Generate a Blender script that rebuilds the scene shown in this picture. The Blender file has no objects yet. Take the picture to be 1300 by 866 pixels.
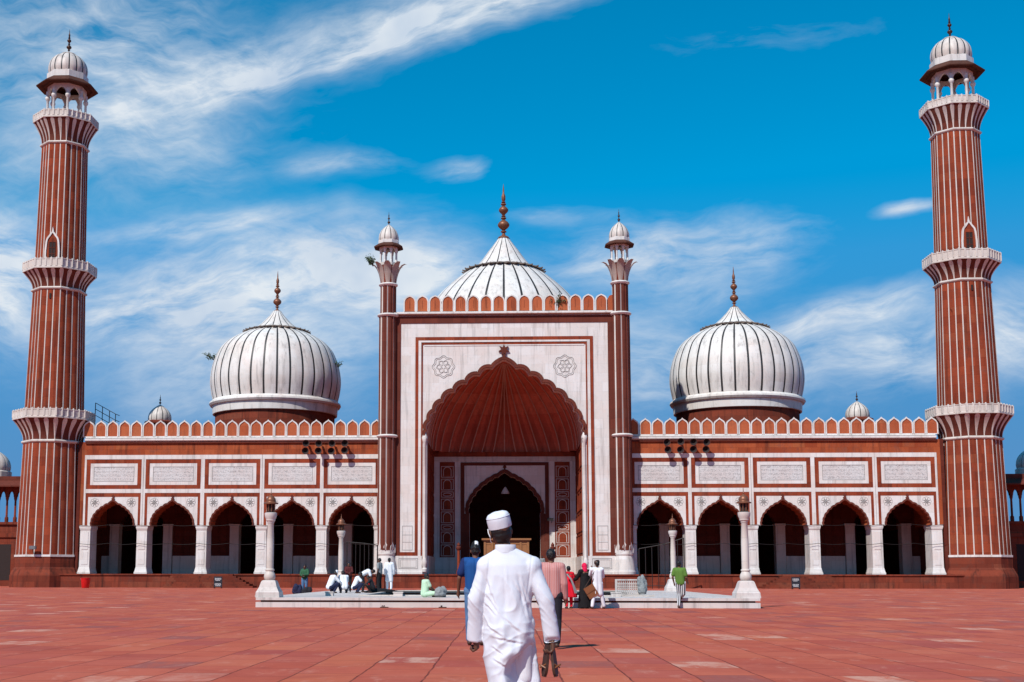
import bpy, bmesh, math, random
from mathutils import Vector, Matrix, noise
from mathutils.geometry import tessellate_polygon
SC = bpy.context.scene
COL = SC.collection
RAD = math.radians
PI = math.pi
random.seed(7)

# ------------------------------------------------------------------ camera
def cam_axes(yaw, pitch, roll):
    f = Vector((-math.sin(yaw)*math.cos(pitch), math.cos(yaw)*math.cos(pitch), math.sin(pitch)))
    r = Vector((math.cos(yaw), math.sin(yaw), 0)); u = r.cross(f)
    c, s = math.cos(roll), math.sin(roll)
    return c*r+s*u, -s*r+c*u, f
cr, cu, cf = cam_axes(.0444, .1232, .0010)
cd = bpy.data.cameras.new('camera')
cd.sensor_width = 36; cd.lens = 1600/1300*36
cd.shift_x = (650-571.28)/1300; cd.shift_y = (531.47-433)/1300
cd.clip_start = .1; cd.clip_end = 5000
cam = bpy.data.objects.new('camera', cd); COL.objects.link(cam)
cam.matrix_world = Matrix(((cr.x, cu.x, -cf.x, .12), (cr.y, cu.y, -cf.y, 0), (cr.z, cu.z, -cf.z, 1.2), (0, 0, 0, 1)))
SC.camera = cam

# ------------------------------------------------------------------ view
SC.view_settings.view_transform = 'Standard'; SC.view_settings.look = 'None'
SC.view_settings.exposure = 0.0; SC.view_settings.gamma = 1
SC.view_settings.use_curve_mapping = False
SC.cycles.max_bounces = 8; SC.cycles.diffuse_bounces = 4

# ------------------------------------------------------------------ node helpers
class NT:
    def __init__(s, tree): s.t = tree
    def n(s, typ, **kw):
        nd = s.t.nodes.new(typ)
        for k, v in kw.items(): setattr(nd, k, v)
        return nd
    def put(s, sock, v):
        if isinstance(v, bpy.types.NodeSocket): s.t.links.new(v, sock)
        else:
            if sock.type == 'RGBA' and len(v) == 3: v = (*v, 1)
            sock.default_value = v
    def m(s, op, a, b=None, c=None, clamp=False):
        nd = s.n('ShaderNodeMath', operation=op, use_clamp=clamp)
        s.put(nd.inputs[0], a)
        if b is not None: s.put(nd.inputs[1], b)
        if c is not None: s.put(nd.inputs[2], c)
        return nd.outputs[0]
    def noise(s, vec, scale, detail=4, rough=.55, dist=0):
        nd = s.n('ShaderNodeTexNoise')
        if vec is not None: s.put(nd.inputs['Vector'], vec)
        s.put(nd.inputs['Scale'], scale); s.put(nd.inputs['Detail'], detail); s.put(nd.inputs['Roughness'], rough); s.put(nd.inputs['Distortion'], dist)
        return nd.outputs['Fac']
    def xyz(s, v):
        nd = s.n('ShaderNodeSeparateXYZ'); s.put(nd.inputs[0], v); return nd.outputs
    def comb(s, x, y, z):
        nd = s.n('ShaderNodeCombineXYZ')
        for i, a in enumerate((x, y, z)): s.put(nd.inputs[i], a)
        return nd.outputs[0]
    def mapr(s, v, a, b, c=0., d=1., smooth=False):
        nd = s.n('ShaderNodeMapRange', interpolation_type='SMOOTHSTEP' if smooth else 'LINEAR')
        s.put(nd.inputs[0], v)
        for i, q in enumerate((a, b, c, d)): s.put(nd.inputs[i+1], q)
        return nd.outputs[0]
    def mix(s, f, a, b, mode='MIX'):
        nd = s.n('ShaderNodeMix', data_type='RGBA', blend_type=mode)
        s.put(nd.inputs['Factor'], f); s.put(nd.inputs[6], a); s.put(nd.inputs[7], b)
        return nd.outputs[2]
    def pos(s): return s.n('ShaderNodeNewGeometry').outputs['Position']
    def scale(s, v, k):
        nd = s.n('ShaderNodeVectorMath', operation='MULTIPLY'); s.put(nd.inputs[0], v); s.put(nd.inputs[1], k); return nd.outputs[0]
    def brick(s, vec, w, h, mortar, c1, c2, cm, off=.5):
        nd = s.n('ShaderNodeTexBrick', offset=off, squash=1)
        s.put(nd.inputs['Vector'], vec); s.put(nd.inputs['Scale'], 1.); s.put(nd.inputs['Mortar Size'], mortar); s.put(nd.inputs['Mortar Smooth'], .1)
        s.put(nd.inputs['Bias'], 0.); s.put(nd.inputs['Brick Width'], w); s.put(nd.inputs['Row Height'], h)
        s.put(nd.inputs['Color1'], c1); s.put(nd.inputs['Color2'], c2); s.put(nd.inputs['Mortar'], cm)
        return nd.outputs['Color'], nd.outputs['Fac']

def new_mat(name):
    m = bpy.data.materials.new(name); m.use_nodes = True
    m.node_tree.nodes.clear()
    k = NT(m.node_tree)
    out = k.n('ShaderNodeOutputMaterial'); b = k.n('ShaderNodeBsdfPrincipled')
    k.t.links.new(b.outputs[0], out.inputs[0])
    return m, k, b
def bump(k, b, h, strength=.3, dist=.02):
    nd = k.n('ShaderNodeBump'); k.put(nd.inputs['Strength'], strength); k.put(nd.inputs['Distance'], dist); k.put(nd.inputs['Height'], h)
    k.t.links.new(nd.outputs[0], b.inputs['Normal'])

def sandstone(name, ca, cb, block=(1.5, .55), dirt=.35, rough=.85, mort=.006):
    m, k, b = new_mat(name)
    p = k.pos(); X = k.xyz(p)
    wv = k.noise(p, 2.5, 2, .5)
    u = k.m('ADD', k.m('ADD', X[0], k.m('MULTIPLY', X[1], .83)), k.m('MULTIPLY', wv, .05)); vec = k.comb(u, k.m('ADD', X[2], k.m('MULTIPLY', wv, .03)), 0.)
    bc, bf = k.brick(vec, block[0], block[1], mort, (0., 0., 0.), (1., 1., 1.), (.4, .4, .4))
    sc = k.n('ShaderNodeSeparateColor'); k.put(sc.inputs[0], bc); r = sc.outputs[0]
    n1 = k.noise(p, .35, 5, .6); n2 = k.noise(k.scale(p, (1.6, 1.6, .14)), 1.3, 7, .68); n3 = k.noise(p, 7, 5, .72); n4 = k.noise(p, 1.4, 6, .68, .5)
    c = k.mix(k.mapr(r, .05, .95), ca, cb)
    c = k.mix(k.mapr(r, .86, .96, 0., .5), c, [min(1, q*w) for q, w in zip(ca, (1.25, 1.75, 1.8))])
    c = k.mix(k.mapr(n1, .42, .7, 0., .35), c, [q*w for q, w in zip(ca, (1.2, 1.4, 1.4))])
    c = k.mix(k.mapr(n4, .50, .72, 0., dirt, True), c, (ca[0]*.50, ca[0]*.20, ca[0]*.15))
    c = k.mix(k.mapr(n2, .48, .72, 0., min(1., dirt*1.25), True), c, (.045, .020, .016))
    c = k.mix(k.mapr(n3, .2, .8, 0., .45), c, [q*.66 for q in cb])
    c = k.mix(k.m('MULTIPLY', bf, .6), c, [q*.4 for q in cb])
    k.put(b.inputs['Base Color'], c); k.put(b.inputs['Roughness'], rough); k.put(b.inputs['Specular IOR Level'], .06)
    bump(k, b, k.m('ADD', k.m('MULTIPLY', n3, .7), k.m('ADD', k.m('MULTIPLY', bf, -.7), k.m('MULTIPLY', r, .3))), .35, .025)
    return m
def marble(name, base, block=(1.3, .85), dirt=.45, pink=.35, lines=.5, rough=.45):
    m, k, b = new_mat(name)
    p = k.pos(); X = k.xyz(p)
    u = k.m('ADD', X[0], k.m('MULTIPLY', X[1], .83)); vec = k.comb(u, X[2], 0.)
    b2 = [base[0]*.90, base[1]*.86, base[2]*.83]
    bc, bf = k.brick(vec, block[0], block[1], .007, base, b2, [q*(1-lines*.5) for q in base])
    n1 = k.noise(p, .5, 5, .65, .6); n2 = k.noise(k.scale(p, (2.2, 2.2, .13)), 1.1, 6, .7); n3 = k.noise(p, 2.2, 8, .72, .8)
    c = k.mix(k.mapr(n1, .45, .72, 0., pink, True), bc, (base[0]*.96, base[1]*.84, base[2]*.79))
    c = k.mix(k.mapr(n2, .48, .74, 0., dirt, True), c, (.25, .225, .205))
    c = k.mix(k.mapr(k.noise(p, .8, 7, .7, 1.), .52, .70, 0., dirt*.6, True), c, (base[0]*.72, base[1]*.71, base[2]*.66))
    c = k.mix(k.mapr(n3, .55, .78, 0., dirt*.8, True), c, (.27, .26, .25))
    k.put(b.inputs['Base Color'], c); k.put(b.inputs['Roughness'], rough); k.put(b.inputs['Specular IOR Level'], .2)
    bump(k, b, k.m('ADD', k.m('MULTIPLY', n3, .5), k.m('MULTIPLY', bf, -.5)), .15, .015)
    return m
def plain(name, col, rough=.7, metal=0., var=.25, scale=8., spec=.4):
    m, k, b = new_mat(name)
    tc = k.n('ShaderNodeTexCoord').outputs['Object']
    n1 = k.noise(tc, scale, 5, .65)
    c = k.mix(k.mapr(n1, .3, .75, 0., 1.), [min(1, q*(1+var*.4)) for q in col], [q*(1-var) for q in col])
    k.put(b.inputs['Base Color'], c); k.put(b.inputs['Roughness'], rough); k.put(b.inputs['Metallic'], metal); k.put(b.inputs['Specular IOR Level'], spec)
    bump(k, b, n1, .12, .01)
    return m

# ------------------------------------------------------------------ sky and sun
SUN_DIR = Vector((.58, 1.0, -1.22)).normalized()
W = bpy.data.worlds.new('World'); SC.world = W; W.use_nodes = True
W.node_tree.nodes.clear()
def build_world():
    k = NT(W.node_tree)
    out = k.n('ShaderNodeOutputWorld'); bg = k.n('ShaderNodeBackground'); k.t.links.new(bg.outputs[0], out.inputs[0])
    sky = k.n('ShaderNodeTexSky', sky_type='NISHITA')
    sky.sun_disc = False; sky.sun_elevation = math.asin(-SUN_DIR.z); sky.sun_rotation = math.atan2(-SUN_DIR.x, -SUN_DIR.y)
    sky.altitude = 200; sky.air_density = 1.0; sky.dust_density = .25; sky.ozone_density = 3.5
    hsv = k.n('ShaderNodeHueSaturation'); k.put(hsv.inputs['Color'], sky.outputs[0]); k.put(hsv.inputs['Hue'], .482); k.put(hsv.inputs['Saturation'], SKY_SAT); k.put(hsv.inputs['Value'], SKY_VAL)
    d = k.n('ShaderNodeTexCoord').outputs['Generated']; D = k.xyz(d)
    low = k.mapr(D[2], .05, .27, 1., 0., True)
    cl = k.xyz(hsv.outputs[0])
    hs = k.comb(k.m('MINIMUM', cl[0], .35), k.m('MINIMUM', cl[1], 4.0), k.m('MINIMUM', cl[2], 8.6))
    skyc = k.mix(k.m('MULTIPLY', low, .9), hs, LOWSKY)
    yy = k.m('MAXIMUM', k.m('ABSOLUTE', D[1]), .15)
    u = k.m('DIVIDE', D[0], yy); v = k.m('DIVIDE', D[2], yy)
    uv = k.comb(u, v, 0.)
    warp = k.n('ShaderNodeTexNoise'); k.put(warp.inputs['Vector'], uv); k.put(warp.inputs['Scale'], 9.); k.put(warp.inputs['Detail'], 3.)
    wx = k.xyz(warp.outputs['Color']); du0 = k.m('MULTIPLY', k.m('SUBTRACT', wx[0], .5), .05); dv0 = k.m('MULTIPLY', k.m('SUBTRACT', wx[1], .5), .035)
    u = k.m('ADD', u, du0); v = k.m('ADD', v, dv0)
    wob = k.noise(uv, 5.5, 4, .6); wob2 = k.noise(k.comb(k.m('SUBTRACT', k.m('MULTIPLY', u, .55), k.m('MULTIPLY', v, .2)), k.m('ADD', k.m('MULTIPLY', v, 1.9), k.m('MULTIPLY', u, -.5)), 3.), 16., 8, .62, .3)
    total = None
    for ci, (cx, cy, L, Wd, ang, amp, str_) in enumerate(CLOUDS):
        ca, sa = math.cos(ang), math.sin(ang)
        du = k.m('SUBTRACT', u, cx); dv = k.m('SUBTRACT', v, cy)
        a = k.m('ADD', k.m('MULTIPLY', du, ca), k.m('MULTIPLY', dv, sa))
        b_ = k.m('SUBTRACT', k.m('MULTIPLY', dv, ca), k.m('MULTIPLY', du, sa))
        b_ = k.m('ADD', b_, k.m('MULTIPLY', k.m('SUBTRACT', wob, .5), Wd*1.2))
        if ci == 0: b_ = k.m('MULTIPLY', b_, k.mapr(b_, -.004, .004, 1.5, .62))   # crisp lower edge, feathered upper side
        q = k.m('ADD', k.m('POWER', k.m('ABSOLUTE', k.m('DIVIDE', a, L)), 2.), k.m('POWER', k.m('ABSOLUTE', k.m('DIVIDE', b_, Wd)), 2.))
        g = k.m('MULTIPLY', k.m('POWER', 2.718, k.m('MULTIPLY', q, -1.)), amp)
        fib = k.noise(k.comb(k.m('MULTIPLY', a, 2.1), k.m('MULTIPLY', b_, 3.4*max(str_, 1.9)), cx*7), 8., 9, .62, .25)
        g = k.m('MULTIPLY', g, k.mapr(fib, .30, .68, .20, 1.32))
        total = g if total is None else k.m('ADD', total, g)
    dens = k.m('MULTIPLY', total, k.mapr(wob2, .30, .66, .62, 1.14))
    dens = k.mapr(dens, .05, 1.0, 0., .96)
    shade = k.noise(uv, 9., 4, .6)
    cc = k.mix(k.mapr(shade, .35, .65), CLOUD_A, CLOUD_B)
    col = k.mix(dens, skyc, cc)
    k.put(bg.inputs['Color'], col); k.put(bg.inputs['Strength'], SKY_STR)
SKY_STR, SKY_SAT, SKY_VAL = .08, 1.5, 1.75
LOWSKY = (1.3, 3.5, 6.9)
CLOUD_A, CLOUD_B = (10.2, 10.8, 11.3), (7.0, 8.3, 10.0)
CLOUDS = [(-0.1215, 0.4361, 0.2088, 0.0206, 0.282, 1.15, 2.2),
          (-0.0457, 0.4537, 0.1022, 0.0206, 0.271, 0.5, 2.0),
          (-0.3414, 0.4231, 0.1395, 0.0898, -0.142, 0.62, 1.3),
          (-0.3015, 0.3522, 0.0795, 0.0339, 0.007, 0.45, 1.8),
          (-0.1398, 0.3391, 0.0424, 0.0094, 0.041, 0.55, 2.0),
          (-0.04, 0.336, 0.022, 0.0087, 0.169, 0.5, 2.0),
          (-0.4233, 0.2512, 0.0472, 0.0533, -0.151, 1.15, 1.3),
          (-0.2455, 0.2231, 0.1308, 0.0407, 0.142, 1.25, 1.4),
          (-0.0938, 0.2414, 0.0627, 0.0393, -0.22, 1.1, 1.3),
          (-0.2437, 0.2875, 0.1017, 0.01, 0.103, 0.6, 2.4),
          (-0.1558, 0.2701, 0.1052, 0.0172, -0.153, 0.4, 2.0),
          (-0.2088, 0.1772, 0.1067, 0.0324, 0.115, 0.7, 1.4),
          (0.1357, 0.258, 0.0855, 0.026, 0.058, 0.95, 2.0),
          (0.0411, 0.2915, 0.0352, 0.0079, 0.054, 0.4, 2.2),
          (0.3253, 0.2923, 0.0224, 0.0059, 0.193, 0.9, 1.6),
          (0.272, 0.2073, 0.0731, 0.0128, 0.19, 0.85, 2.4),
          (0.1697, 0.2227, 0.0589, 0.0103, 0.268, 0.4, 2.4),
          (0.2919, 0.1737, 0.1304, 0.0329, 0.09, 0.8, 1.6),
          (0.0678, 0.1722, 0.0955, 0.0512, -0.175, 0.55, 1.4),
          (0.4007, 0.192, 0.0354, 0.0418, -0.374, 0.75, 1.5),
          (-0.2179, 0.1385, 0.1283, 0.0257, 0.045, 0.4, 1.5),
          (0.2165, 0.4419, 0.1129, 0.0149, 0.086, 0.12, 2.4)]
build_world()
sl = bpy.data.lights.new('sun', 'SUN'); sl.energy = 4.6; sl.angle = RAD(.53); sl.color = (1, .965, .92)
sun = bpy.data.objects.new('sun', sl); COL.objects.link(sun)
sun.rotation_euler = SUN_DIR.to_track_quat('-Z', 'Y').to_euler(); sun.location = (-60, -60, 80)

# ------------------------------------------------------------------ mesh helpers
class MB:
    def __init__(s): s.v = []; s.f = []; s.m = []
    def add(s, vs, fs, mi=0):
        o = len(s.v); s.v += [tuple(q) for q in vs]
        for f in fs: s.f.append([i+o for i in f]); s.m.append(mi)
        return s
    def box(s, x0, x1, y0, y1, z0, z1, mi=0):
        return s.add([(x0,y0,z0),(x1,y0,z0),(x1,y1,z0),(x0,y1,z0),(x0,y0,z1),(x1,y0,z1),(x1,y1,z1),(x0,y1,z1)],
              [(0,3,2,1),(4,5,6,7),(0,1,5,4),(1,2,6,5),(2,3,7,6),(3,0,4,7)], mi)
    def prism(s, poly, y0, y1, mi=0, side=None):
        """poly in (x, z), extruded along y from y0 (front) to y1"""
        n = len(poly)
        a = sum(poly[i][0]*poly[(i+1)%n][1]-poly[(i+1)%n][0]*poly[i][1] for i in range(n))
        if a < 0: poly = poly[::-1]
        tri = tessellate_polygon([[Vector((p[0], p[1], 0)) for p in poly]])
        F = [(p[0], y0, p[1]) for p in poly]; B = [(p[0], y1, p[1]) for p in poly]
        fs = []
        for t in tri:
            x = [poly[i] for i in t]
            ar = (x[1][0]-x[0][0])*(x[2][1]-x[0][1])-(x[2][0]-x[0][0])*(x[1][1]-x[0][1])
            fs.append(tuple(t) if ar > 0 else tuple(t)[::-1])
        s.add(F, fs, mi); s.add(B, [f[::-1] for f in fs], mi)
        s.add(F+B, [(i, n+i, n+(i+1)%n, (i+1)%n) for i in range(n)], mi if side is None else side)
        return s
    def lathe(s, prof, n=24, c=(0,0), mi=0, a0=0., cap=True, mf=None):
        """prof: list of (r, z) bottom to top"""
        V = []; F = []
        for r, z in prof:
            for i in range(n):
                a = a0+2*PI*i/n; V.append((c[0]+r*math.cos(a), c[1]+r*math.sin(a), z))
        for j in range(len(prof)-1):
            for i in range(n):
                F.append((j*n+i, j*n+(i+1)%n, (j+1)*n+(i+1)%n, (j+1)*n+i))
        if mf:
            o = len(s.v); s.v += V
            for q, f in enumerate(F): s.f.append([i+o for i in f]); s.m.append(mf(q//n, q % n))
        else: s.add(V, F, mi)
        if cap:
            if prof[0][0] > 1e-4: s.add(V[:n], [tuple(range(n))[::-1]], mi)
            if prof[-1][0] > 1e-4: s.add(V[-n:], [tuple(range(n))], mi)
        return s
    def tube(s, path, r, n=6, mi=0, closed=False):
        P = [Vector(p) for p in path]; L = len(P); R = r if isinstance(r, (list, tuple)) else [r]*L
        V = []; F = []; up = None
        for i, p in enumerate(P):
            t = (P[(i+1) % L]-P[i-1]) if closed else (P[min(i+1, L-1)]-P[max(i-1, 0)])
            t.normalize()
            if up is None: up = Vector((0,0,1)) if abs(t.z) < .9 else Vector((1,0,0))
            x = up.cross(t).normalized(); y = t.cross(x).normalized(); up = y
            for k in range(n):
                a = 2*PI*k/n; V.append(p+(x*math.cos(a)+y*math.sin(a))*R[i])
        for i in range(L if closed else L-1):
            j = (i+1) % L
            for k in range(n): F.append((i*n+k, i*n+(k+1)%n, j*n+(k+1)%n, j*n+k))
        if not closed: F += [tuple(range(n))[::-1], tuple((L-1)*n+k for k in range(n))]
        return s.add(V, F, mi)
    def ball(s, c, r, n=12, mi=0, sz=1.):
        pr = [(max(1e-4, r*math.sin(PI*i/8)), c[2]-r*sz*math.cos(PI*i/8)) for i in range(9)]
        return s.lathe(pr, n, (c[0], c[1]), mi, cap=False)
    def ribbon(s, inner, outer, y0, y1, mi=0):
        """band between two (x,z) polylines with the same count, from y0 (front) to y1"""
        n = len(inner)
        V = [(p[0], y0, p[1]) for p in inner]+[(p[0], y0, p[1]) for p in outer]+[(p[0], y1, p[1]) for p in inner]+[(p[0], y1, p[1]) for p in outer]
        F = []
        for i in range(n-1):
            F += [(i, n+i, n+i+1, i+1), (n+i, 3*n+i, 3*n+i+1, n+i+1), (2*n+i, i, i+1, 2*n+i+1)]
        F += [(0, 2*n, 3*n, n), (n-1, 2*n-1, 4*n-1, 3*n-1)]
        return s.add(V, F, mi)
    def build(s, name, mats, parent=None, o=(0,0,0), smooth=False, angle=40, loc=None, weld=False):
        me = bpy.data.meshes.new(name)
        me.from_pydata([(v[0]-o[0], v[1]-o[1], v[2]-o[2]) for v in s.v], [], s.f)
        for m in (mats if isinstance(mats, (list, tuple)) else [mats]): me.materials.append(m)
        me.polygons.foreach_set('material_index', s.m)
        bm = bmesh.new(); bm.from_mesh(me)
        if weld: bmesh.ops.remove_doubles(bm, verts=bm.verts, dist=1e-4)
        bmesh.ops.recalc_face_normals(bm, faces=bm.faces)
        if smooth:
            for f in bm.faces: f.smooth = True
            for e in bm.edges:
                if len(e.link_faces) == 2 and e.calc_face_angle(0) > RAD(angle): e.smooth = False
        bm.to_mesh(me); bm.free()
        ob = bpy.data.objects.new(name, me); COL.objects.link(ob)
        if parent: ob.parent = parent
        if loc: ob.location = loc
        return ob
def tag(o, label=None, cat=None, group=None, kind=None):
    if label: o['label'] = label
    if cat: o['category'] = cat
    if group: o['group'] = group
    if kind: o['kind'] = kind
    return o
def empty(name, loc, rz=0, label=None, cat=None, group=None):
    o = bpy.data.objects.new(name, None); COL.objects.link(o); o.location = loc; o.rotation_euler.z = rz
    o.empty_display_size = .3
    return tag(o, label, cat, group)
KIDS = {}
def copy_tree(o, parent=None, loc=None, label=None):
    c = o.copy(); COL.objects.link(c)
    if parent: c.parent = parent
    if loc is not None: c.location = loc
    if label: c['label'] = label
    for ch in [q for q in o.children]: copy_tree(ch, c)
    return c

def foils(cusps, bulge=.32, n=6):
    """half arch through cusp points from the apex outwards -> full polyline left springing to right springing, each span a foil that bulges outwards"""
    half = []
    for i in range(len(cusps)-1):
        a = Vector(cusps[i]); b = Vector(cusps[i+1]); d = b-a; nrm = Vector((-d.y, d.x))
        if nrm.dot(Vector((a.x+b.x+.3, .6*(a.y+b.y)-1.2*cusps[-1][1]+.5))) < 0: nrm = -nrm
        for k in range(n):
            t = k/n; q = a+d*t+nrm*bulge*4*t*(1-t)*(1 if i else .35); half.append((q.x, q.y))
    half.append(tuple(cusps[-1]))
    return [(-x, z) for x, z in half[::-1]]+half[1:]
def offset_line(pl, d):
    out = []
    for i, p in enumerate(pl):
        a = Vector(pl[max(i-1, 0)]); b = Vector(pl[min(i+1, len(pl)-1)]); t = (b-a).normalized(); n = Vector((-t.y, t.x))
        out.append((p[0]+n.x*d, p[1]+n.y*d))
    return out

# ------------------------------------------------------------------ materials
RED = sandstone('red_sandstone', (.34, .066, .029), (.20, .036, .018), block=(.9, .8), dirt=.55)
REDB = sandstone('orange_sandstone', (.44, .105, .040), (.27, .050, .021), block=(1.1, 1.6), dirt=.55)
REDD = sandstone('weathered_sandstone', (.26, .056, .030), (.15, .032, .020), dirt=.7)
TRIM = sandstone('brown_sandstone_trim', (.175, .045, .030), (.12, .033, .023), block=(.7, .9), dirt=.3)
DARKIN = sandstone('interior_sandstone', (.14, .030, .020), (.10, .022, .015))  # sandstone coloured darker so the hall's shade is in the colour
MARO = marble('grimy_marble', (.43, .35, .31), dirt=.8, pink=.7)
MAR = marble('white_marble', (.75, .72, .685), dirt=.6, pink=.6)
MARD = marble('weathered_marble', (.66, .60, .545), dirt=.75)
MARP = marble('dome_marble', (.75, .725, .685), block=(3., .9), dirt=.65, pink=.6, lines=.3)
MARG = marble('step_marble', (.66, .60, .565), block=(2.2, .6), dirt=.75, pink=.5)
BLK = plain('black_marble_inlay', (.030, .028, .027), .5)
LINE = plain('grey_line_inlay', (.33, .31, .29), .6)
BRONZE = plain('copper_finial', (.24, .095, .05), .45, .35)
BRONZD = plain('dark_bronze', (.085, .045, .033), .45, .6)
IRON = plain('dark_iron', (.030, .026, .025), .55, .4)
STEEL = plain('grey_steel', (.22, .22, .225), .45, .5)
EAVE = sandstone('dark_eave_stone', (.115, .048, .034), (.075, .032, .024), dirt=.5)
MERL = sandstone('merlon_sandstone', (.50, .135, .058), (.37, .08, .034), block=(1.13, 3.), dirt=.4)
VAULT = sandstone('vault_sandstone', (.68, .20, .125), (.58, .15, .092), block=(50., .9), dirt=.25)
RINGD = plain('weathered_ring_stone', (.16, .115, .09), .8, var=.5)
VOID = plain('unlit_interior', (.03, .018, .016), .9)
REDP = plain('red_plastic', (.62, .012, .012), .35)
WOOD = plain('varnished_wood', (.34, .145, .055), .5)


# ------------------------------------------------------------------ courtyard ground
def ground_mat():
    m, k, b = new_mat('courtyard_paving')
    p = k.pos(); X = k.xyz(p)
    wv = k.noise(p, .7, 3, .55)
    def slabs(w, h, ox, oy, mort):
        vec = k.comb(k.m('ADD', k.m('ADD', X[1], oy), k.m('MULTIPLY', wv, .07)), k.m('ADD', k.m('ADD', X[0], ox), k.m('MULTIPLY', wv, .09)), 0.)
        bc, bf = k.brick(vec, w, h, mort, (0., 0., 0.), (1., 1., 1.), (.5, .5, .5), .37)
        q = k.n('ShaderNodeSeparateColor'); k.put(q.inputs[0], bc); return q.outputs[0], bf
    r, bf = slabs(1.2, .8, 0, 0, .013); r2, _ = slabs(1.2, .8, 8.0, 24.0, 0.)
    n1 = k.noise(p, .16, 5, .6); n2 = k.noise(p, 1.3, 8, .72, .5); n3 = k.noise(p, 9, 5, .75); n4 = k.noise(p, .45, 6, .66, .6); n6 = k.noise(k.scale(p, (1., .35, 1.)), 2.6, 7, .7, .4)
    c = k.mix(k.mapr(r, .0, 1.), (.43, .085, .050), (.54, .132, .076))
    c = k.mix(k.mapr(r2, .70, .95, 0., .75), c, (.36, .078, .068))
    c = k.mix(k.mapr(r2, .22, .04, 0., .6), c, (.56, .155, .075))
    c = k.mix(k.mapr(n1, .40, .66, 0., .4), c, (.44, .115, .088))
    c = k.mix(k.mapr(n4, .50, .70, 0., .35), c, (.53, .18, .12))
    c = k.mix(k.mapr(n4, .47, .30, 0., .5), c, (.29, .060, .046))
    pale = k.m('MULTIPLY', k.mapr(r, .945, .96), k.mapr(n6, .40, .58))
    c = k.mix(k.m('MULTIPLY', pale, .85), c, (.62, .36, .27))
    grey = k.m('MULTIPLY', k.mapr(r, .06, .045), k.mapr(n6, .36, .52))
    c = k.mix(k.m('MULTIPLY', grey, .65), c, (.24, .10, .095))
    c = k.mix(k.mapr(n6, .56, .72, 0., .6), c, (.60, .29, .215))
    c = k.mix(k.mapr(n2, .44, .27, 0., .6), c, (.25, .055, .044))
    c = k.mix(k.mapr(n2, .60, .74, 0., .5), c, (.58, .22, .15))
    c = k.mix(k.m('MULTIPLY', bf, k.mapr(n2, .30, .6, .35, 1.)), c, (.10, .028, .024))
    c = k.mix(k.mapr(n3, .3, .75, 0., .4), c, (.36, .080, .056))
    k.put(b.inputs['Base Color'], c); k.put(b.inputs['Roughness'], .85); k.put(b.inputs['Specular IOR Level'], .04)
    bump(k, b, k.m('ADD', k.m('MULTIPLY', n3, .5), k.m('ADD', k.m('MULTIPLY', bf, -1.2), k.m('ADD', k.m('MULTIPLY', r, .6), k.m('MULTIPLY', n2, .8)))), .4, .014)
    return m
g = MB(); g.add([(-900,-300,0),(900,-300,0),(900,1500,0),(-900,1500,0)], [(0,1,2,3)])
tag(g.build('courtyard_ground', ground_mat()), kind='structure')

# ------------------------------------------------------------------ minarets
A0 = RAD(22.5)
def octa_rows(mb, rows, mred=0, mwhite=1):
    """fluted octagon: rows = (R, z, half stripe width as share of a face, flute depth)"""
    cols = []
    V = []; first = True; mats = None
    for R, z, w, bmp in rows:
        ring = []; ms = []
        for k in range(8):
            a = A0+k*PI/4; b = a+PI/4
            A = Vector((math.cos(a), math.sin(a)))*R; B = Vector((math.cos(b), math.sin(b)))*R
            n = (A+B).normalized()
            for (t, dd, mt) in ((0, .02, 1), (w, .02, 1), (w, 0, 0), ((1/3)*.3+w*.4, bmp*.75, 0), (1/6, bmp, 0), (1/3*.7-w*.4, bmp*.75, 0), (1/3-w, 0, 0), (1/3-w, .025, 1), (1/3, .03, 1), (1/3+w, .025, 1), (1/3+w, 0, 0),
                        (.4+w*.2, bmp*.75, 0), (.5, bmp, 0), (.6-w*.2, bmp*.75, 0), (2/3-w, 0, 0), (2/3-w, .025, 1), (2/3, .03, 1), (2/3+w, .025, 1), (2/3+w, 0, 0),
                        (2/3+.1+w*.4, bmp*.75, 0), (5/6, bmp, 0), (2/3+.2333-w*.4, bmp*.75, 0), (1-w, 0, 0), (1-w, .02, 1)):
                q = A+(B-A)*t+n*dd; ring.append((q.x, q.y, z)); ms.append(mt)
        V.append(ring); mats = ms
    n = len(V[0]); o = len(mb.v)
    for r in V: mb.v += r
    for j in range(len(V)-1):
        for i in range(n):
            i2 = (i+1) % n
            mb.f.append([o+j*n+i, o+j*n+i2, o+(j+1)*n+i2, o+(j+1)*n+i])
            mb.m.append(mwhite if (mats[i] == 1 or mats[i2] == 1) else mred)
    return mb
def finial(name, mats, parent, c, z, H, w, balls=2):
    """turned metal finial from z upwards"""
    mb = MB()
    pr = [(w*1.1, 0), (w*.9, .03), (w*.35, .06), (w*.22, .11), (w*.5, .12), (w*.5, .135), (w*.22, .15)]
    zc = .15
    for i in range(balls):
        r = w*(1., .78, .6)[i]; h = .2*(1., .85, .7)[i]
        pr += [(r*math.sin(PI*q/8)*.92+w*.12, zc+h*q/8) for q in range(1, 8)]
        zc += h; pr += [(w*.2, zc), (w*.48, zc+.015), (w*.48, zc+.03), (w*.2, zc+.045), (w*.42, zc+.06), (w*.2, zc+.075)]; zc += .085
    pr += [(w*.34, zc+.02), (w*.36, zc+.08), (w*.16, zc+.14), (w*.13, zc+.2), (.012, 1.0)]
    mb.lathe([(r, z+q*H) for r, q in pr], 14, c)
    return mb.build(name, mats, parent, smooth=True, angle=60)
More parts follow.
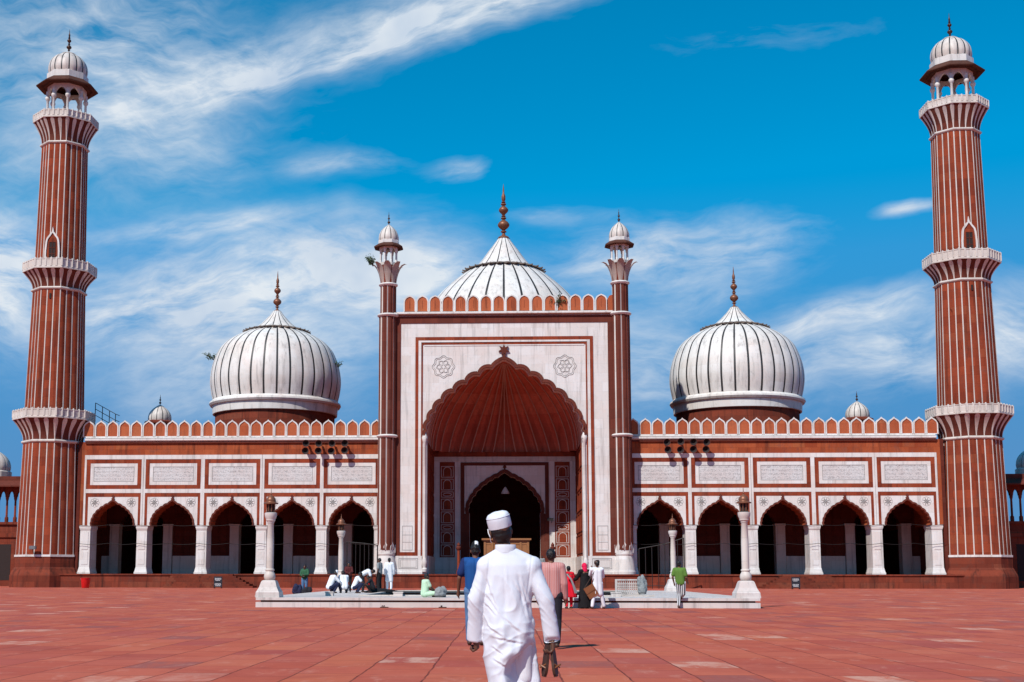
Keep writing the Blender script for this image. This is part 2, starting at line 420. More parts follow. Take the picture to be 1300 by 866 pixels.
def arch_panel(mb, x0, x1, z0, z1, cusps, y0, y1, mi=0, bulge=.1, n=4):
    """flat plate with an arched notch, centred in x0..x1"""
    cx = (x0+x1)/2; pl = foils(cusps, bulge, n)
    poly = [(x0, z0), (x0, z1), (x1, z1), (x1, z0)]
    arc = [(cx+x, z) for x, z in pl]
    poly += ([(arc[-1][0], z0)] if arc[-1][1] > z0+1e-3 else [])+arc[::-1]+([(arc[0][0], z0)] if arc[0][1] > z0+1e-3 else [])
    mb.prism(poly, y0, y1, mi); return arc
def rot_mb(mb, ang, i0=0):
    c, s = math.cos(ang), math.sin(ang)
    for i in range(i0, len(mb.v)):
        x, y, z = mb.v[i]; mb.v[i] = (c*x-s*y, s*x+c*y, z)

def make_minaret(loc, label):
    R = empty('minaret', loc, 0, label, 'minaret', 'minarets at the ends of the facade')
    m = MB(); m.lathe([(3.42, 0), (3.42, 1.05), (3.36, 1.25), (3.12, 1.72), (3.02, 1.85), (3.02, 2.78)], 8, a0=A0, cap=False)
    m.build('plinth', REDD, R)
    m = MB(); m.lathe([(3.0, 2.78), (3.07, 2.80), (3.07, 2.98), (2.9, 3.0)], 8, a0=A0, cap=False); m.build('ring', MAR, R)
    secs = [((2.94, 2.95), (2.70, 13.45), (3.78, 15.55, 16.42)), ((2.72, 15.6), (2.42, 28.0), (3.44, 29.75, 30.7)), ((2.36, 29.8), (2.15, 42.35), (3.08, 44.6, 45.37))]
    prev = None
    for si, ((r0, z0), (r1, z1), (rb, zb, zt)) in enumerate(secs):
        m = MB(); st = .021*2.9/r0
        rows = [(r0+(r1-r0)*q/10, z0+(z1-z0)*q/10, st*(1+.12*q/10), .05) for q in range(11)]
        octa_rows(m, rows); m.build('shaft', [RED, MARD], R, smooth=True, angle=25)
        m = MB(); m.lathe([(r1+.02, z1-.12), (r1+.17, z1-.02), (r1+.2, z1+.05), (r1+.17, z1+.14), (r1+.02, z1+.2)], 8, a0=A0, cap=False)
        m.build('ring', MARD, R)
        B = MB(); H = zb-(z1+.2); rows = []
        for q in range(13):
            t = q/12; rr = r1+.02+(rb-.10-r1)*(1-math.cos(t*PI/2))**1.0
            w = st+(.088-st)*min(1, max(0, (t-.12)/.75))**.8
            if t > .9: w = .088-(t-.9)*.45
            rows.append((rr, z1+.2+H*t, w, .02))
        octa_rows(B, rows)
        cb = B.build('corbel', [TRIM, MARD], R, smooth=True, angle=25)
        B = MB(); ri = r1*.6
        B.lathe([(ri, zb-.02), (rb-.12, zb-.02), (rb, zb+.02), (rb, zb+.16), (rb-.04, zb+.2), (rb-.04, zt-.1), (rb, zt-.08), (rb, zt), (rb-.2, zt), (rb-.2, zb+.2), (ri, zb+.2)], 8, a0=A0, cap=False)
        bal = B.build('balcony', MARD, R)
        B = MB()
        for k in range(8):
            for q in range(5):
                a = A0+k*PI/4; b = a+PI/4; t = q/5
                x = (rb-.1)*((1-t)*math.cos(a)+t*math.cos(b)); y = (rb-.1)*((1-t)*math.sin(a)+t*math.sin(b))
                i0 = len(B.v); B.box(-.09, .09, -.108, .108, zb+.2, zt+.03); B.lathe([(.08, zt+.03), (.07, zt+.09), (.0, zt+.13)], 6, cap=False)
                for i in range(i0, len(B.v)): B.v[i] = (B.v[i][0]+x, B.v[i][1]+y, B.v[i][2])
        B.build('baluster_row', MARD, bal)
    # doorway onto the middle balcony, on the courtyard side
    ap = 2.36*math.cos(PI/8)
    m = MB(); pl = foils([(0, 33.35), (.22, 33.02), (.42, 32.75), (.5, 32.4), (.5, 29.95)], .03, 3)
    m.ribbon(pl, offset_line(pl, .16), -ap-.18, -ap+.2)
    m.prism([(-.10, 33.45), (0, 33.95), (.10, 33.45)], -ap-.16, -ap)
    fr = m.build('doorway_frame', MAR, R)
    m = MB(); m.prism([(x*.98, z) for x, z in pl], -ap-.10, -ap+.1); m.build('door_panel', RED, fr)
    m = MB(); m.box(-.3, .3, -ap-.125, -ap+.02, 30.7, 32.45)
    for x in (-.3, 0, .3): m.box(x-.025, x+.025, -ap-.15, -ap-.126, 30.7, 32.45, 1)
    for z in (31.3, 31.9, 32.45): m.box(-.3, .3, -ap-.15, -ap-.127, z-.025, z+.025, 1)
    m.build('window', [VOID, TRIM], fr)
    m = MB()
    for z in (27.0,): m.box(-.08, .08, -2.44*math.cos(PI/8)-.12, -2.2, z, z+.5)
    m.build('slit_window', VOID, R)
    # kiosk
    zf = 44.85
    K = MB(); K.lathe([(2.1, 44.7), (2.1, 45.1)], 8, a0=A0); kb = K.build('kiosk_floor', MARD, R)
    for k in range(8):
        a = A0+k*PI/4; c = (1.78*math.cos(a), 1.78*math.sin(a))
        K = MB(); K.lathe([(.2, 45.1), (.2, 45.5), (.13, 45.55), (.12, 46.95), (.16, 47.0), (.25, 47.16), (.25, 47.3), (.17, 47.42), (.17, 47.9)], 10, c)
        K.build('kiosk_column', MAR, R, smooth=True)
    K = MB()
    for k in range(8):
        i0 = len(K.v); half = 1.84*math.sin(PI/8)
        arch_panel(K, -half, half, 47.35, 48.45, [(0, 48.12), (.2, 47.98), (.38, 47.78), (.5, 47.5), (.53, 47.35)], -1.84*math.cos(PI/8), -1.84*math.cos(PI/8)+.18, 0, .05, 3)
        rot_mb(K, k*PI/4, i0)
    K.build('kiosk_arches', MARD, R)
    K = MB(); K.lathe([(1.6, 48.42), (2.88, 48.36), (2.92, 48.36), (2.92, 48.46), (1.98, 49.12), (1.9, 49.16)], 8, a0=A0, cap=False)
    K.build('eave', EAVE, R)
    K = MB(); K.lathe([(1.9, 49.1), (1.96, 49.14), (1.96, 49.75), (1.88, 49.8)], 8, a0=A0, cap=False); K.build('dome_band', MAR, R)
    dome_mesh([(1.78, 49.78), (1.84, 50.1), (1.84, 50.45), (1.72, 50.95), (1.42, 51.42), (1.0, 51.75), (.6, 51.95)], 16, (0, 0), .13).build('dome', [MARD, BLK], R, smooth=True, angle=35)
    m = MB(); m.lathe([(.72, 51.86), (.78, 51.92), (.66, 52.02), (.3, 52.12), (.16, 52.2)], 16); m.build('dome_cap', MARD, R, smooth=True)
    finial('finial', BRONZD, R, (0, 0), 52.1, 2.5, .24)
    return R
def dome_mesh(prof, ribs, c, lw, bulge=.02, sub=4):
    """gored dome: white gores with thin dark lines of black inlay between them; lw = line width in metres at the widest row"""
    mb = MB(); rm = max(r for r, z in prof); P = []
    # refine the profile with a Catmull-Rom pass
    for i in range(len(prof)-1):
        p0 = Vector(prof[max(i-1, 0)]); p1 = Vector(prof[i]); p2 = Vector(prof[i+1]); p3 = Vector(prof[min(i+2, len(prof)-1)])
        for q in range(4):
            t = q/4; P.append(.5*((2*p1)+(p2-p0)*t+(2*p0-5*p1+4*p2-p3)*t*t+(3*p1-p0-3*p2+p3)*t**3))
    P.append(Vector(prof[-1]))
    st = 2*PI/ribs; la = lw/rm/2
    rings = []
    for p in P:
        ring = []
        hl = min(la*(rm/max(p.x, .3))**.45, st*.25)
        for k in range(ribs):
            a = k*st
            for (da, dr) in [(-hl, -.012*rm/6), (hl, -.012*rm/6)]+[(hl+(st-2*hl)*q/sub, bulge*p.x*math.sin(PI*q/sub)) for q in range(0, sub+1)]:
                ring.append((c[0]+(p.x+dr)*math.cos(a+da), c[1]+(p.x+dr)*math.sin(a+da), p.y))
        rings.append(ring)
    n = len(rings[0]); per = sub+3
    for r in rings: mb.v += r
    for j in range(len(rings)-1):
        for i in range(n):
            i2 = (i+1) % n; mb.f.append([j*n+i, j*n+i2, (j+1)*n+i2, (j+1)*n+i]); mb.m.append(1 if i % per in (0, 1, per-1) else 0)
    return mb
mn = make_minaret((-42.7, 117, 0), 'striped red minaret at the left end of the facade, beside the red bucket')
mn2 = copy_tree(mn, None, (42.7, 117, 0), 'striped red minaret at the right end of the facade, without any railing beside it')

# ------------------------------------------------------------------ mosque
O = (0, 116, 0)
MQ = empty('mosque', O, 0, 'red sandstone and white marble mosque with three onion domes and a tall arched portal', 'mosque')
def part(mb, name, mats, parent=None, **kw): return mb.build(name, mats, parent or MQ, o=O, **kw)
# podium with its stairs
p = MB()
p.box(-44, 44, 114.6, 143, 0, 1.12); p.box(-44, 44, 114.5, 143, 1.12, 1.25)
p.box(-11.9, 11.9, 112.2, 114.5, 0, 1.12); p.box(-11.9, 11.9, 112.1, 114.499, 1.12, 1.249)

part(p, 'podium', REDD)
for sx in (-1, 1):
    p = MB(); x0, x1 = (-30.6, -22.5) if sx < 0 else (22.6, 29.2)
    for i in range(7): p.box(x0+i*(.05 if sx < 0 else .35), x1-i*(.36 if sx < 0 else .05), 112.6+i*.27, 114.49, i*.178, (i+1)*.178-.003)
    part(p, 'stair', REDD)
# wing arcades
BAYS = [-36.45, -30.85, -25.28, -19.68, -14.15]
BAYS = BAYS+[-x for x in BAYS[::-1]]
CUSP = [(0, 7.95), (.42, 7.62), (.82, 7.40), (1.20, 7.12), (1.52, 6.79), (1.76, 6.42), (1.88, 6.06), (1.9, 5.72)]
def strip_frame(mb, x0, x1, z0, z1, w, y0, y1, mi):
    """picture-frame strip, butted"""
    mb.box(x0, x1, y0, y1, z1-w, z1, mi); mb.box(x0, x1, y0, y1, z0, z0+w, mi)
    mb.box(x0, x0+w, y0, y1, z0+w, z1-w, mi); mb.box(x1-w, x1, y0, y1, z0+w, z1-w, mi)
def script_mat():
    m, k, b = new_mat('carved_inscription')
    p = k.pos(); X = k.xyz(p); wv = k.noise(p, 1.2, 3, .5)
    row = k.m('PINGPONG', k.m('MULTIPLY', k.m('ADD', X[2], k.m('MULTIPLY', wv, .05)), 1/.34), .5)
    n1 = k.noise(k.scale(p, (3.2, 3.2, 6.5)), 2.0, 5, .7, 1.6); n2 = k.noise(p, .55, 5, .6); n5 = k.noise(p, 5, 4, .7)
    ink = k.m('MULTIPLY', k.mapr(n1, .50, .56), k.mapr(row, .06, .16))
    c = k.mix(k.mapr(n2, .4, .7, 0., .7), (.66, .645, .62), (.60, .50, .455))
    c = k.mix(k.mapr(n5, .45, .75, 0., .4), c, (.42, .40, .38))
    c = k.mix(k.m('MULTIPLY', ink, .75), c, (.22, .205, .20))
    k.put(b.inputs['Base Color'], c); k.put(b.inputs['Roughness'], .6); return m
SCRIPT = script_mat()
HB = 2.785
def flower(mb, cx, cz, r, y, lw):
    for k in range(8):
        a = k*PI/4+PI/8; pts = []
        for q in range(9):
            t = q/8*PI; rr = r*.22+r*.62*math.sin(t)**.8*0+r*.62*(1-abs(2*q/8-1))
            sw = .30*math.sin(PI*q/8)*(1 if q < 4 else 1)
            pts.append((rr, (q-4)/4*.26*(1-.0)))
        path = [(cx+rr*math.cos(a+da), y, cz+rr*math.sin(a+da)) for rr, da in pts]
        mb.tube(path, lw, 4)
        mb.tube([(cx+r*.2*math.cos(a), y, cz+r*.2*math.sin(a)), (cx+r*.75*math.cos(a), y, cz+r*.75*math.sin(a))], lw*1.3, 4)
    mb.tube([(cx+r*(1+.05*math.cos(8*q*2*PI/48))*math.cos(q*2*PI/48), y, cz+r*(1+.05*math.cos(8*q*2*PI/48))*math.sin(q*2*PI/48)) for q in range(48)], lw*.8, 4, closed=True)
    mb.lathe([(r*.2, 0), (r*.2, .02)], 10); i0 = len(mb.v)-40
    for i in range(i0, len(mb.v)):
        x, yy, z = mb.v[i]; mb.v[i] = (cx+x, y-z, cz+yy)
def make_bay():
    yf = 0.
    b = MB()
    # core plate with the arched opening, 1.9 m deep
    arc = arch_panel(b, -HB, HB, 5.70, 12.27, CUSP, yf, 1.9, 0, .20, 6)
    bay = b.build('arcade_bay', REDB, MQ)
    t = MB(); pl = foils(CUSP, .20, 6); t.ribbon(pl, offset_line(pl, .15), -.10, 0.0)
    t.prism([(-.10, 8.05), (-.16, 8.2), (-.05, 8.25), (-.13, 8.42), (0, 8.55), (.13, 8.42), (.05, 8.25), (.16, 8.2), (.10, 8.05)], -.11, -.002)
    t.build('arch_moulding', TRIM, bay)
    f = MB()
    f.box(-HB, -HB+.18, -.05, 0, 5.7, 11.87); f.box(HB-.18, HB, -.05, 0, 5.7, 11.87)
    f.box(-HB, HB, -.055, 0, 11.87, 12.27); f.box(-HB+.18, HB-.18, -.05, 0, 8.72, 9.09)
    f.build('marble_strip', MAR, bay)
    f = MB(); strip_frame(f, -HB+.18, HB-.18, 9.09, 11.87, .38, -.03, 0, 0)
    f.box(-HB+.18, HB-.18, -.03, 0, 8.36, 8.72); f.box(-HB+.18, -HB+.42, -.03, 0, 5.7, 8.36); f.box(HB-.42, HB-.18, -.03, 0, 5.7, 8.36)
    f.build('sandstone_frame', RED, bay)
    f = MB(); strip_frame(f, -HB+.56, HB-.56, 9.47, 11.49, .34, -.022, 0, 0)
    ip = f.build('inscription_panel', MAR, bay)
    f = MB(); f.box(-HB+.9, HB-.9, -.012, 0, 9.81, 11.15); f.build('inscription', SCRIPT, ip)
    f = MB(); strip_frame(f, -HB+.87, HB-.87, 9.78, 11.18, .045, -.03, -.0225, 0); f.build('border_line', LINE, ip)
    f = MB(); pl2 = offset_line(pl, .14); x = HB-.42
    tri = [(-x, 5.72)]+[(-x, 8.36), (x, 8.36), (x, 5.72)]+pl2[::-1]
    tri = [(max(-x, min(x, px_)), pz) for px_, pz in tri]
    f.prism(tri, -.018, -.001); f.build('spandrel', MAR, bay)
    for s in (-1, 1):
        f = MB(); flower(f, s*1.72, 7.83, .40, -.02, .022); f.build('rosette', LINE, bay)
    return bay
bay = make_bay()
bays = [bay]; bay.location = (BAYS[0], 0, 0)
for x in BAYS[1:]: bays.append(copy_tree(bay, MQ, (x, 0, 0)))
def make_pillar():
    q = MB(); 
    def sq(w, z0, w2, z1, d0=.0, d1=1.9):
        e = (w2-w)/2
        q.add([(-w/2, d0, z0), (w/2, d0, z0), (w/2, d1, z0), (-w/2, d1, z0), (-w2/2, d0-e, z1), (w2/2, d0-e, z1), (w2/2, d1+e, z1), (-w2/2, d1+e, z1)],
              [(0,3,2,1),(4,5,6,7),(0,1,5,4),(1,2,6,5),(2,3,7,6),(3,0,4,7)])
    sq(1.22, 1.25, 1.22, 1.42, -.14); sq(1.16, 1.421, .98, 1.85, -.1); sq(.96, 1.851, .94, 5.3, 0); sq(.98, 5.301, 1.06, 5.48, -.03); sq(1.1, 5.481, 1.1, 5.70, -.06)
    q.box(-.3, .3, -.025, 0, 2.1, 3.3); q.box(-.3, .3, -.025, 0, 3.5, 5.1)
    return q.build('pillar', MAR, MQ)
pil = make_pillar(); first = True
for x in [-33.65, -28.06, -22.48, -16.91, 16.91, 22.48, 28.06, 33.65, -38.98, 38.98, -11.55, 11.55]:
    if first: pil.location = (x, 0, 0); first = False
    else:
        c = pil.copy(); COL.objects.link(c); c.location = (x, 0, 0)
# wing walls beyond the bays, frieze, cornice, parapets, roofs
for s in (-1, 1):
    x0, x1 = sorted((s*39.24, s*11.36))
    w = MB(); w.box(x0, x1, 116.0, 117.9, 12.27, 13.52, 0)
    e0, e1 = sorted((s*39.6, s*39.9)); w.box(e0, e1, 115.98, 143, 1.25, 13.52, 1); e0, e1 = sorted((s*39.24, s*39.599)); w.box(e0, e1, 116.02, 143, 5.72, 13.51, 0)
    w.box(x0+.3, x1-.3, 117.9, 143, 13.1, 13.5, 1); w.box(min(s*39.9, s*44), max(s*39.9, s*44), 119.5, 143, 1.25, 13.4, 1)
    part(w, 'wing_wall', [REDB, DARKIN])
    w = MB(); w.add([(x0, 115.93, 13.50), (x1, 115.93, 13.50), (x1, 115.70, 13.62), (x0, 115.70, 13.62), (x0, 115.70, 13.80), (x1, 115.70, 13.80), (x1, 116.4, 13.86), (x0, 116.4, 13.86), (x0, 116.4, 13.5), (x1, 116.4, 13.5)],
          [(0, 1, 2, 3), (3, 2, 5, 4), (4, 5, 6, 7), (7, 6, 9, 8), (8, 9, 1, 0)])
    part(w, 'cornice', MAR)
    w = MB(); w.box(x0, x1, 115.84, 116.0, 13.36, 13.5); part(w, 'cornice_moulding', TRIM)
    w = MB(); w.box(x0, x1, 115.98, 116.3, 13.865, 13.95); par = part(w, 'parapet', MAR)
    for k in range(25):
        cx = s*(11.86+1.13*k); h = .545
        out = [(h, 0), (h, .92), (h-.03, 1.12), (h-.12, 1.28), (h-.3, 1.42), (.10, 1.5), (0, 1.62)]
        inn = [(h-.10, .09), (h-.10, .9), (h-.13, 1.08), (h-.2, 1.19), (h-.34, 1.30), (.10, 1.38), (0, 1.45)]
        if k == 0: pass
        f = MB()
        O2 = [(-x, z) for x, z in out]+[(x, z) for x, z in out[::-1]][1:]; I2 = [(-x, z) for x, z in inn]+[(x, z) for x, z in inn[::-1]][1:]
        f.ribbon([(cx+x, 13.95+z) for x, z in I2], [(cx+x, 13.95+z) for x, z in O2], 115.99, 116.27, 1)
        f.box(cx-h+.10, cx+h-.10, 116.0, 116.26, 13.952, 14.04, 1)
        f.prism([(cx+x, 13.95+z) for x, z in I2], 116.05, 116.22, 0)
        part(f, 'merlon', [MERL, MAR], par)
# inner aisle: piers, walls with marble dado, dark openings
IC = [(0, 8.1), (.6, 7.75), (1.2, 7.35), (1.75, 6.8), (2.15, 6.2), (2.25, 5.6)]
for s in (-1, 1):
    for c0, l, r in ((35.7, 40.2, 29.76), (23.8, 29.75, 18.3), (12.7, 18.29, 8.0)):
        c0 *= s; x0, x1 = sorted((s*l, s*r)); y0, y1 = 123.0, 123.8
        iw = MB()
        poly = [(x0, 1.25), (x0, 13.1), (x1, 13.1), (x1, 1.25), (c0+2.25, 1.25)]+[(c0+x, z) for x, z in foils(IC, .14, 4)][::-1]+[(c0-2.25, 1.25)]
        iw.prism(poly, y0, y1)
        for q0, q1 in ((x0, c0-3.2), (c0+3.2, x1)):
            n_ = max(1, int((q1-q0)/.85))
            for i in range(n_):
                a0_ = q0+.1+i*(q1-q0-.2)/n_; a1_ = a0_+(q1-q0-.2)/n_-.12
                for z0_, z1_ in ((3.15, 4.9), (5.05, 6.8), (6.95, 8.3)): strip_frame(iw, a0_, a1_, z0_, z1_, .05, 122.95, 123.0, 0)
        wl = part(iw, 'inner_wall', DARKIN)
        for q0, q1 in ((x0, c0-3.15), (c0+3.15, x1)):
            d = MB(); d.box(q0, q1, 122.9, 122.999, 1.25, 3.0); part(d, 'marble_dado', MARD, wl)
        for sx in (-1, 1):
            d = MB(); m0, m1 = sorted((c0+sx*2.2, c0+sx*3.1)); d.box(m0, m1, 122.75, 123.85, 1.25, 5.9); d.box(m0-.06, m1+.06, 122.7, 123.9, 5.901, 6.1); part(d, 'inner_pier', MARD, wl)
w = MB()
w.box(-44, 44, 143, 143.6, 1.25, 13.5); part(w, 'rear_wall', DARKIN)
w = MB(); w.box(-11.3, 11.3, 128.01, 142.9, 13.1, 22.2); part(w, 'central_hall_block', REDD)

# ------------------------------------------------------------------ portal
PY = 114.5
PC = [(0, 20.85), (1.08, 20.05), (2.25, 19.42), (3.45, 18.68), (4.55, 17.9), (5.6, 17.0), (6.33, 16.1), (6.8, 15.2), (7.05, 14.3), (7.08, 13.5)]
arcP = foils(PC, .24, 7)
q = MB()
poly = [(-9.96, 1.25), (-9.96, 25.0), (9.96, 25.0), (9.96, 1.25), (7.08, 1.25)]+arcP[::-1]+[(-7.08, 1.25)]
q.prism(poly, PY, PY+1.1, 0)
q.box(-11.3, -9.97, PY+.1, 128, 1.25, 25.0, 1); q.box(9.97, 11.3, PY+.1, 128, 1.25, 25.0, 1)
q.box(-9.96, 9.96, PY+1.11, 128, 24.4, 25.0, 1); q.box(-9.96, 9.96, 127.6, 128, 13.6, 24.4, 1)
PT = part(q, 'portal', [MAR, RED])
t = MB(); t.ribbon(arcP, offset_line(arcP, .30), PY-.16, PY); t.ribbon(arcP, offset_line(arcP, .14), PY-.26, PY-.161)
part(t, 'arch_moulding', TRIM, PT)
t = MB()
st = [(0, 20.9)]
t.prism([(-.12, 20.95), (-.10, 21.3), (.10, 21.3), (.12, 20.95)], PY-.2, PY-.03)
star = []
for k in range(14):
    a = PI/2+k*PI/7; r = .52 if k % 2 == 0 else .26; star.append((r*math.cos(a), 21.72+r*1.05*math.sin(a)))
t.prism(star, PY-.2, PY-.03); part(t, 'arch_finial', TRIM, PT)
def u_frame(mb, xo, xi, zb, zo, zi, y0, y1, mi=0):
    """inverted-U strip: outer half width xo, inner xi; bottom zb; top zo (outer), zi (inner)"""
    mb.box(-xo, -xi, y0, y1, zb, zi, mi); mb.box(xi, xo, y0, y1, zb, zi, mi); mb.box(-xo, xo, y0, y1, zi, zo, mi)
t = MB(); u_frame(t, 9.955, 9.52, 2.88, 24.95, 24.28, PY-.06, PY); part(t, 'outer_frame', TRIM, PT)  # brown stone; on the top band its dark tone also paints the cornice's shade
t = MB(); t.box(-9.52, -8.16, PY-.06, PY, 2.88, 3.22); t.box(8.16, 9.52, PY-.06, PY, 2.88, 3.22)
u_frame(t, 8.16, 7.87, 2.88, 22.98, 22.65, PY-.07, PY); u_frame(t, 7.62, 7.48, 1.7, 22.48, 22.26, PY-.05, PY)
part(t, 'sandstone_frame', RED, PT)
t = MB(); u_frame(t, 7.87, 7.62, 1.7, 22.648, 22.482, PY-.10, PY); part(t, 'marble_strip', MAR, PT)
t = MB(); t.box(-7.36, 7.36, PY-.04, PY, 22.14, 22.25); part(t, 'marble_edge', MAR, PT)
t = MB()
for s in (-1, 1): 
    u0, u1 = sorted((s*9.50, s*8.18)); strip_frame(t, u0+.18, u1-.18, 3.38, 5.6, .05, PY-.012, PY-.001, 0)
    for z in (4.1, 4.75): t.box(u0+.23, u1-.23, PY-.012, PY-.001, z, z+.04)
part(t, 'border_line', LINE, PT)
for s in (-1, 1):
    t = MB(); t.lathe([(.24, 1.45), (.26, 1.7), (.16, 1.82), (.22, 2.1), (.26, 2.35), (.17, 2.65), (.13, 2.8), (.12, 13.1), (.19, 13.2), (.24, 13.45), (.28, 13.65), (.18, 13.9), (.1, 14.1), (.02, 14.35)], 12, (s*7.27, PY-.05))
    part(t, 'colonnette', MAR, PT, smooth=True)
    t = MB(); x0, x1 = sorted((s*9.95, s*7.5)); t.box(x0, x1, PY-.12, PY, 1.45, 2.88); t.box(x0-.05, x1+.05, PY-.2, PY, 1.25, 1.45)
    d = part(t, 'dado', MAR, PT)
    t = MB(); strip_frame(t, x0+.35, x1-.35, 1.72, 2.68, .05, PY-.135, PY-.1205, 0); strip_frame(t, x0+.5, x1-.5, 1.85, 2.55, .03, PY-.135, PY-.1205, 0); part(t, 'border_line', LINE, d)
    # large floral roundel
    t = MB(); cx, cz = s*5.57, 20.2
    for rr, am, n_, lw in ((.98, .07, 8, .028), (.84, .08, 8, .02), (.52, .10, 6, .02)):
        t.tube([(cx+rr*(1+am*math.cos(n_*a))*math.cos(a), PY-.01, cz+rr*(1+am*math.cos(n_*a))*math.sin(a)) for a in [i*2*PI/72 for i in range(72)]], lw, 4, closed=True)
    for k in range(6):
        a = k*PI/3
        t.tube([(cx+r_*math.cos(a+b_), PY-.01, cz+r_*math.sin(a+b_)) for r_, b_ in ((.12, 0), (.3, .4), (.5, .5), (.7, .15), (.55, -.35), (.3, -.3), (.12, 0))], .02, 4)
    part(t, 'rosette', LINE, PT)
# top cornice and portal parapet
t = MB(); t.box(-10.2, 10.2, PY-.12, PY+1.2, 25.0, 25.05, 1); t.add([(-10.2, PY-.1, 25.05), (10.2, PY-.1, 25.05), (10.2, PY-.38, 25.12), (-10.2, PY-.38, 25.12), (-10.2, PY-.38, 25.24), (10.2, PY-.38, 25.24), (10.2, PY+.5, 25.3), (-10.2, PY+.5, 25.3)],
      [(0, 1, 2, 3), (3, 2, 5, 4), (4, 5, 6, 7)], 0)
part(t, 'cornice', [MAR, TRIM], PT)
t = MB(); t.box(-10.2, 10.2, PY, PY+.4, 25.3, 25.38, 0); t.box(-10.2, 10.2, PY-.05, PY, 24.96, 25.0, 0); par = part(t, 'parapet', MAR)
for k in range(-8, 9):
    cx = -.46+1.18*k+.0; h = .57
    if cx-h < -9.98: continue
    out = [(h, 0), (h, .95), (h-.04, 1.15), (h-.15, 1.34), (h-.34, 1.47), (.10, 1.52), (0, 1.57)]
    inn = [(h-.11, .06), (h-.11, .93), (h-.15, 1.10), (h-.24, 1.26), (h-.38, 1.36), (.08, 1.41), (0, 1.44)]
    f = MB(); O2 = [(-x, z) for x, z in out]+[(x, z) for x, z in out[::-1]][1:]; I2 = [(-x, z) for x, z in inn]+[(x, z) for x, z in inn[::-1]][1:]
    f.ribbon([(cx+x, 25.38+z) for x, z in I2], [(cx+x, 25.38+z) for x, z in O2], PY+.02, PY+.32, 1)
    f.prism([(cx+x, 25.38+z) for x, z in I2], PY+.08, PY+.27, 0)
    f.box(cx-.012, cx+.012, PY+.07, PY+.0795, 25.7, 26.45, 2)
    part(f, 'merlon', [MERL, MAR, TRIM], par)
f = MB(); f.prism([(9.55, 25.38), (10.05, 25.38), (10.05, 26.85), (9.75, 26.78), (9.58, 26.5)], PY+.04, PY+.3, 0); f.box(9.5, 9.549, PY+.02, PY+.32, 25.38, 26.5, 1); part(f, 'merlon', [MERL, MAR], par)

# iwan: reveals, back wall, half dome with ribs
IB = 126.0
t = MB()
t.box(-7.9, -7.1, PY+1.101, IB, 1.25, 13.4); t.box(7.1, 7.9, PY+1.101, IB, 1.25, 13.4)
part(t, 'reveal_wall', RED, PT)
for s in (-1, 1):
    t = MB(); x = s*7.1; x2 = s*7.06
    x0, x1 = sorted((x, s*7.04))
    for i in range(3):
        ya, yb = 115.9+i*3.35, 118.95+i*3.35
        for j in range(5):
            za, zb = 3.2+j*2.0, 4.95+j*2.0
            for (a0_, a1_, b0_, b1_) in ((ya, yb, za, za+.07), (ya, yb, zb-.07, zb), (ya, ya+.07, za+.07, zb-.07), (yb-.07, yb, za+.07, zb-.07)): t.box(x0, x1, a0_, a1_, b0_, b1_)
    part(t, 'reveal_panelling', RED, PT)
    t = MB(); x0, x1 = sorted((x, s*6.95)); t.box(x0, x1, PY+1.1, IB, 1.25, 2.9); part(t, 'dado', MARD, PT)
t = MB()
DC = [(0, 11.35), (.62, 10.92), (1.22, 10.62), (1.82, 10.22), (2.4, 9.72), (2.92, 9.12), (3.32, 8.5), (3.55, 7.9), (3.52, 7.3)]
arcD = foils(DC, .16, 6)
poly = [(-7.1, 1.25), (-7.1, 13.4), (7.1, 13.4), (7.1, 1.25), (3.52, 1.25)]+arcD[::-1]+[(-3.52, 1.25)]
t.prism(poly, IB, IB+1.4); bw = part(t, 'iwan_wall', MAR)
t = MB(); t.ribbon(arcD, offset_line(arcD, .34), IB-.12, IB); t.prism([(-.1, 11.5), (-.08, 11.8), (-.2, 11.85), (0, 12.25), (.2, 11.85), (.08, 11.8), (.1, 11.5)], IB-.1, IB)
u_frame(t, 4.40, 4.02, 1.25, 12.38, 12.06, IB-.08, IB); t.box(-4.019, -3.53, IB-.05, IB, 1.25, 7.25); t.box(3.53, 4.019, IB-.05, IB, 1.25, 7.25); part(t, 'arch_moulding', TRIM, bw)
t = MB(); t.box(-7.1, 7.1, IB-.22, IB, 12.95, 13.4, 0); t.box(-7.1, 7.1, IB-.10, IB, 12.50, 12.9501, 1); part(t, 'springing_band', [RED, MARD], bw)
for s in (-1, 1):
    x0, x1 = sorted((s*4.98, s*6.5)); t = MB()
    t.box(x0, x1, IB-.03, IB, 2.9, 12.42, 0)
    z = 2.98
    for h, kind in ((1.22, 1), (1.22, 1), (.66, 0), (1.22, 1), (1.22, 1), (.66, 0), (1.22, 1), (1.22, 1)):
        strip_frame(t, x0+.14, x1-.14, z+.05, z+h-.04, .045, IB-.045, IB-.0305, 1)
        c = (x0+x1)/2
        if kind:
            pl = [(c+.36*math.cos(a), z+.72+.34*math.sin(a)) for a in [PI-i*PI/10 for i in range(11)]]
            pl = [(c-.36, z+.16)]+pl+[(c+.36, z+.16)]
            t.ribbon(pl, offset_line(pl, .045), IB-.045, IB-.0305, 1)
        else:
            t.ribbon([(c+.45*math.cos(a), z+.33+.17*math.sin(a)) for a in [i*PI/8 for i in range(17)]], [(c+.40*math.cos(a), z+.33+.13*math.sin(a)) for a in [i*PI/8 for i in range(17)]], IB-.045, IB-.0305, 1)
        z += h+.06
    part(t, 'niche_panel', [RED, MAR], bw)
    t = MB(); x0, x1 = sorted((s*4.40, s*7.1)); t.box(x0, x1, IB-.09, IB, 1.25, 2.9); part(t, 'dado', MAR, bw)
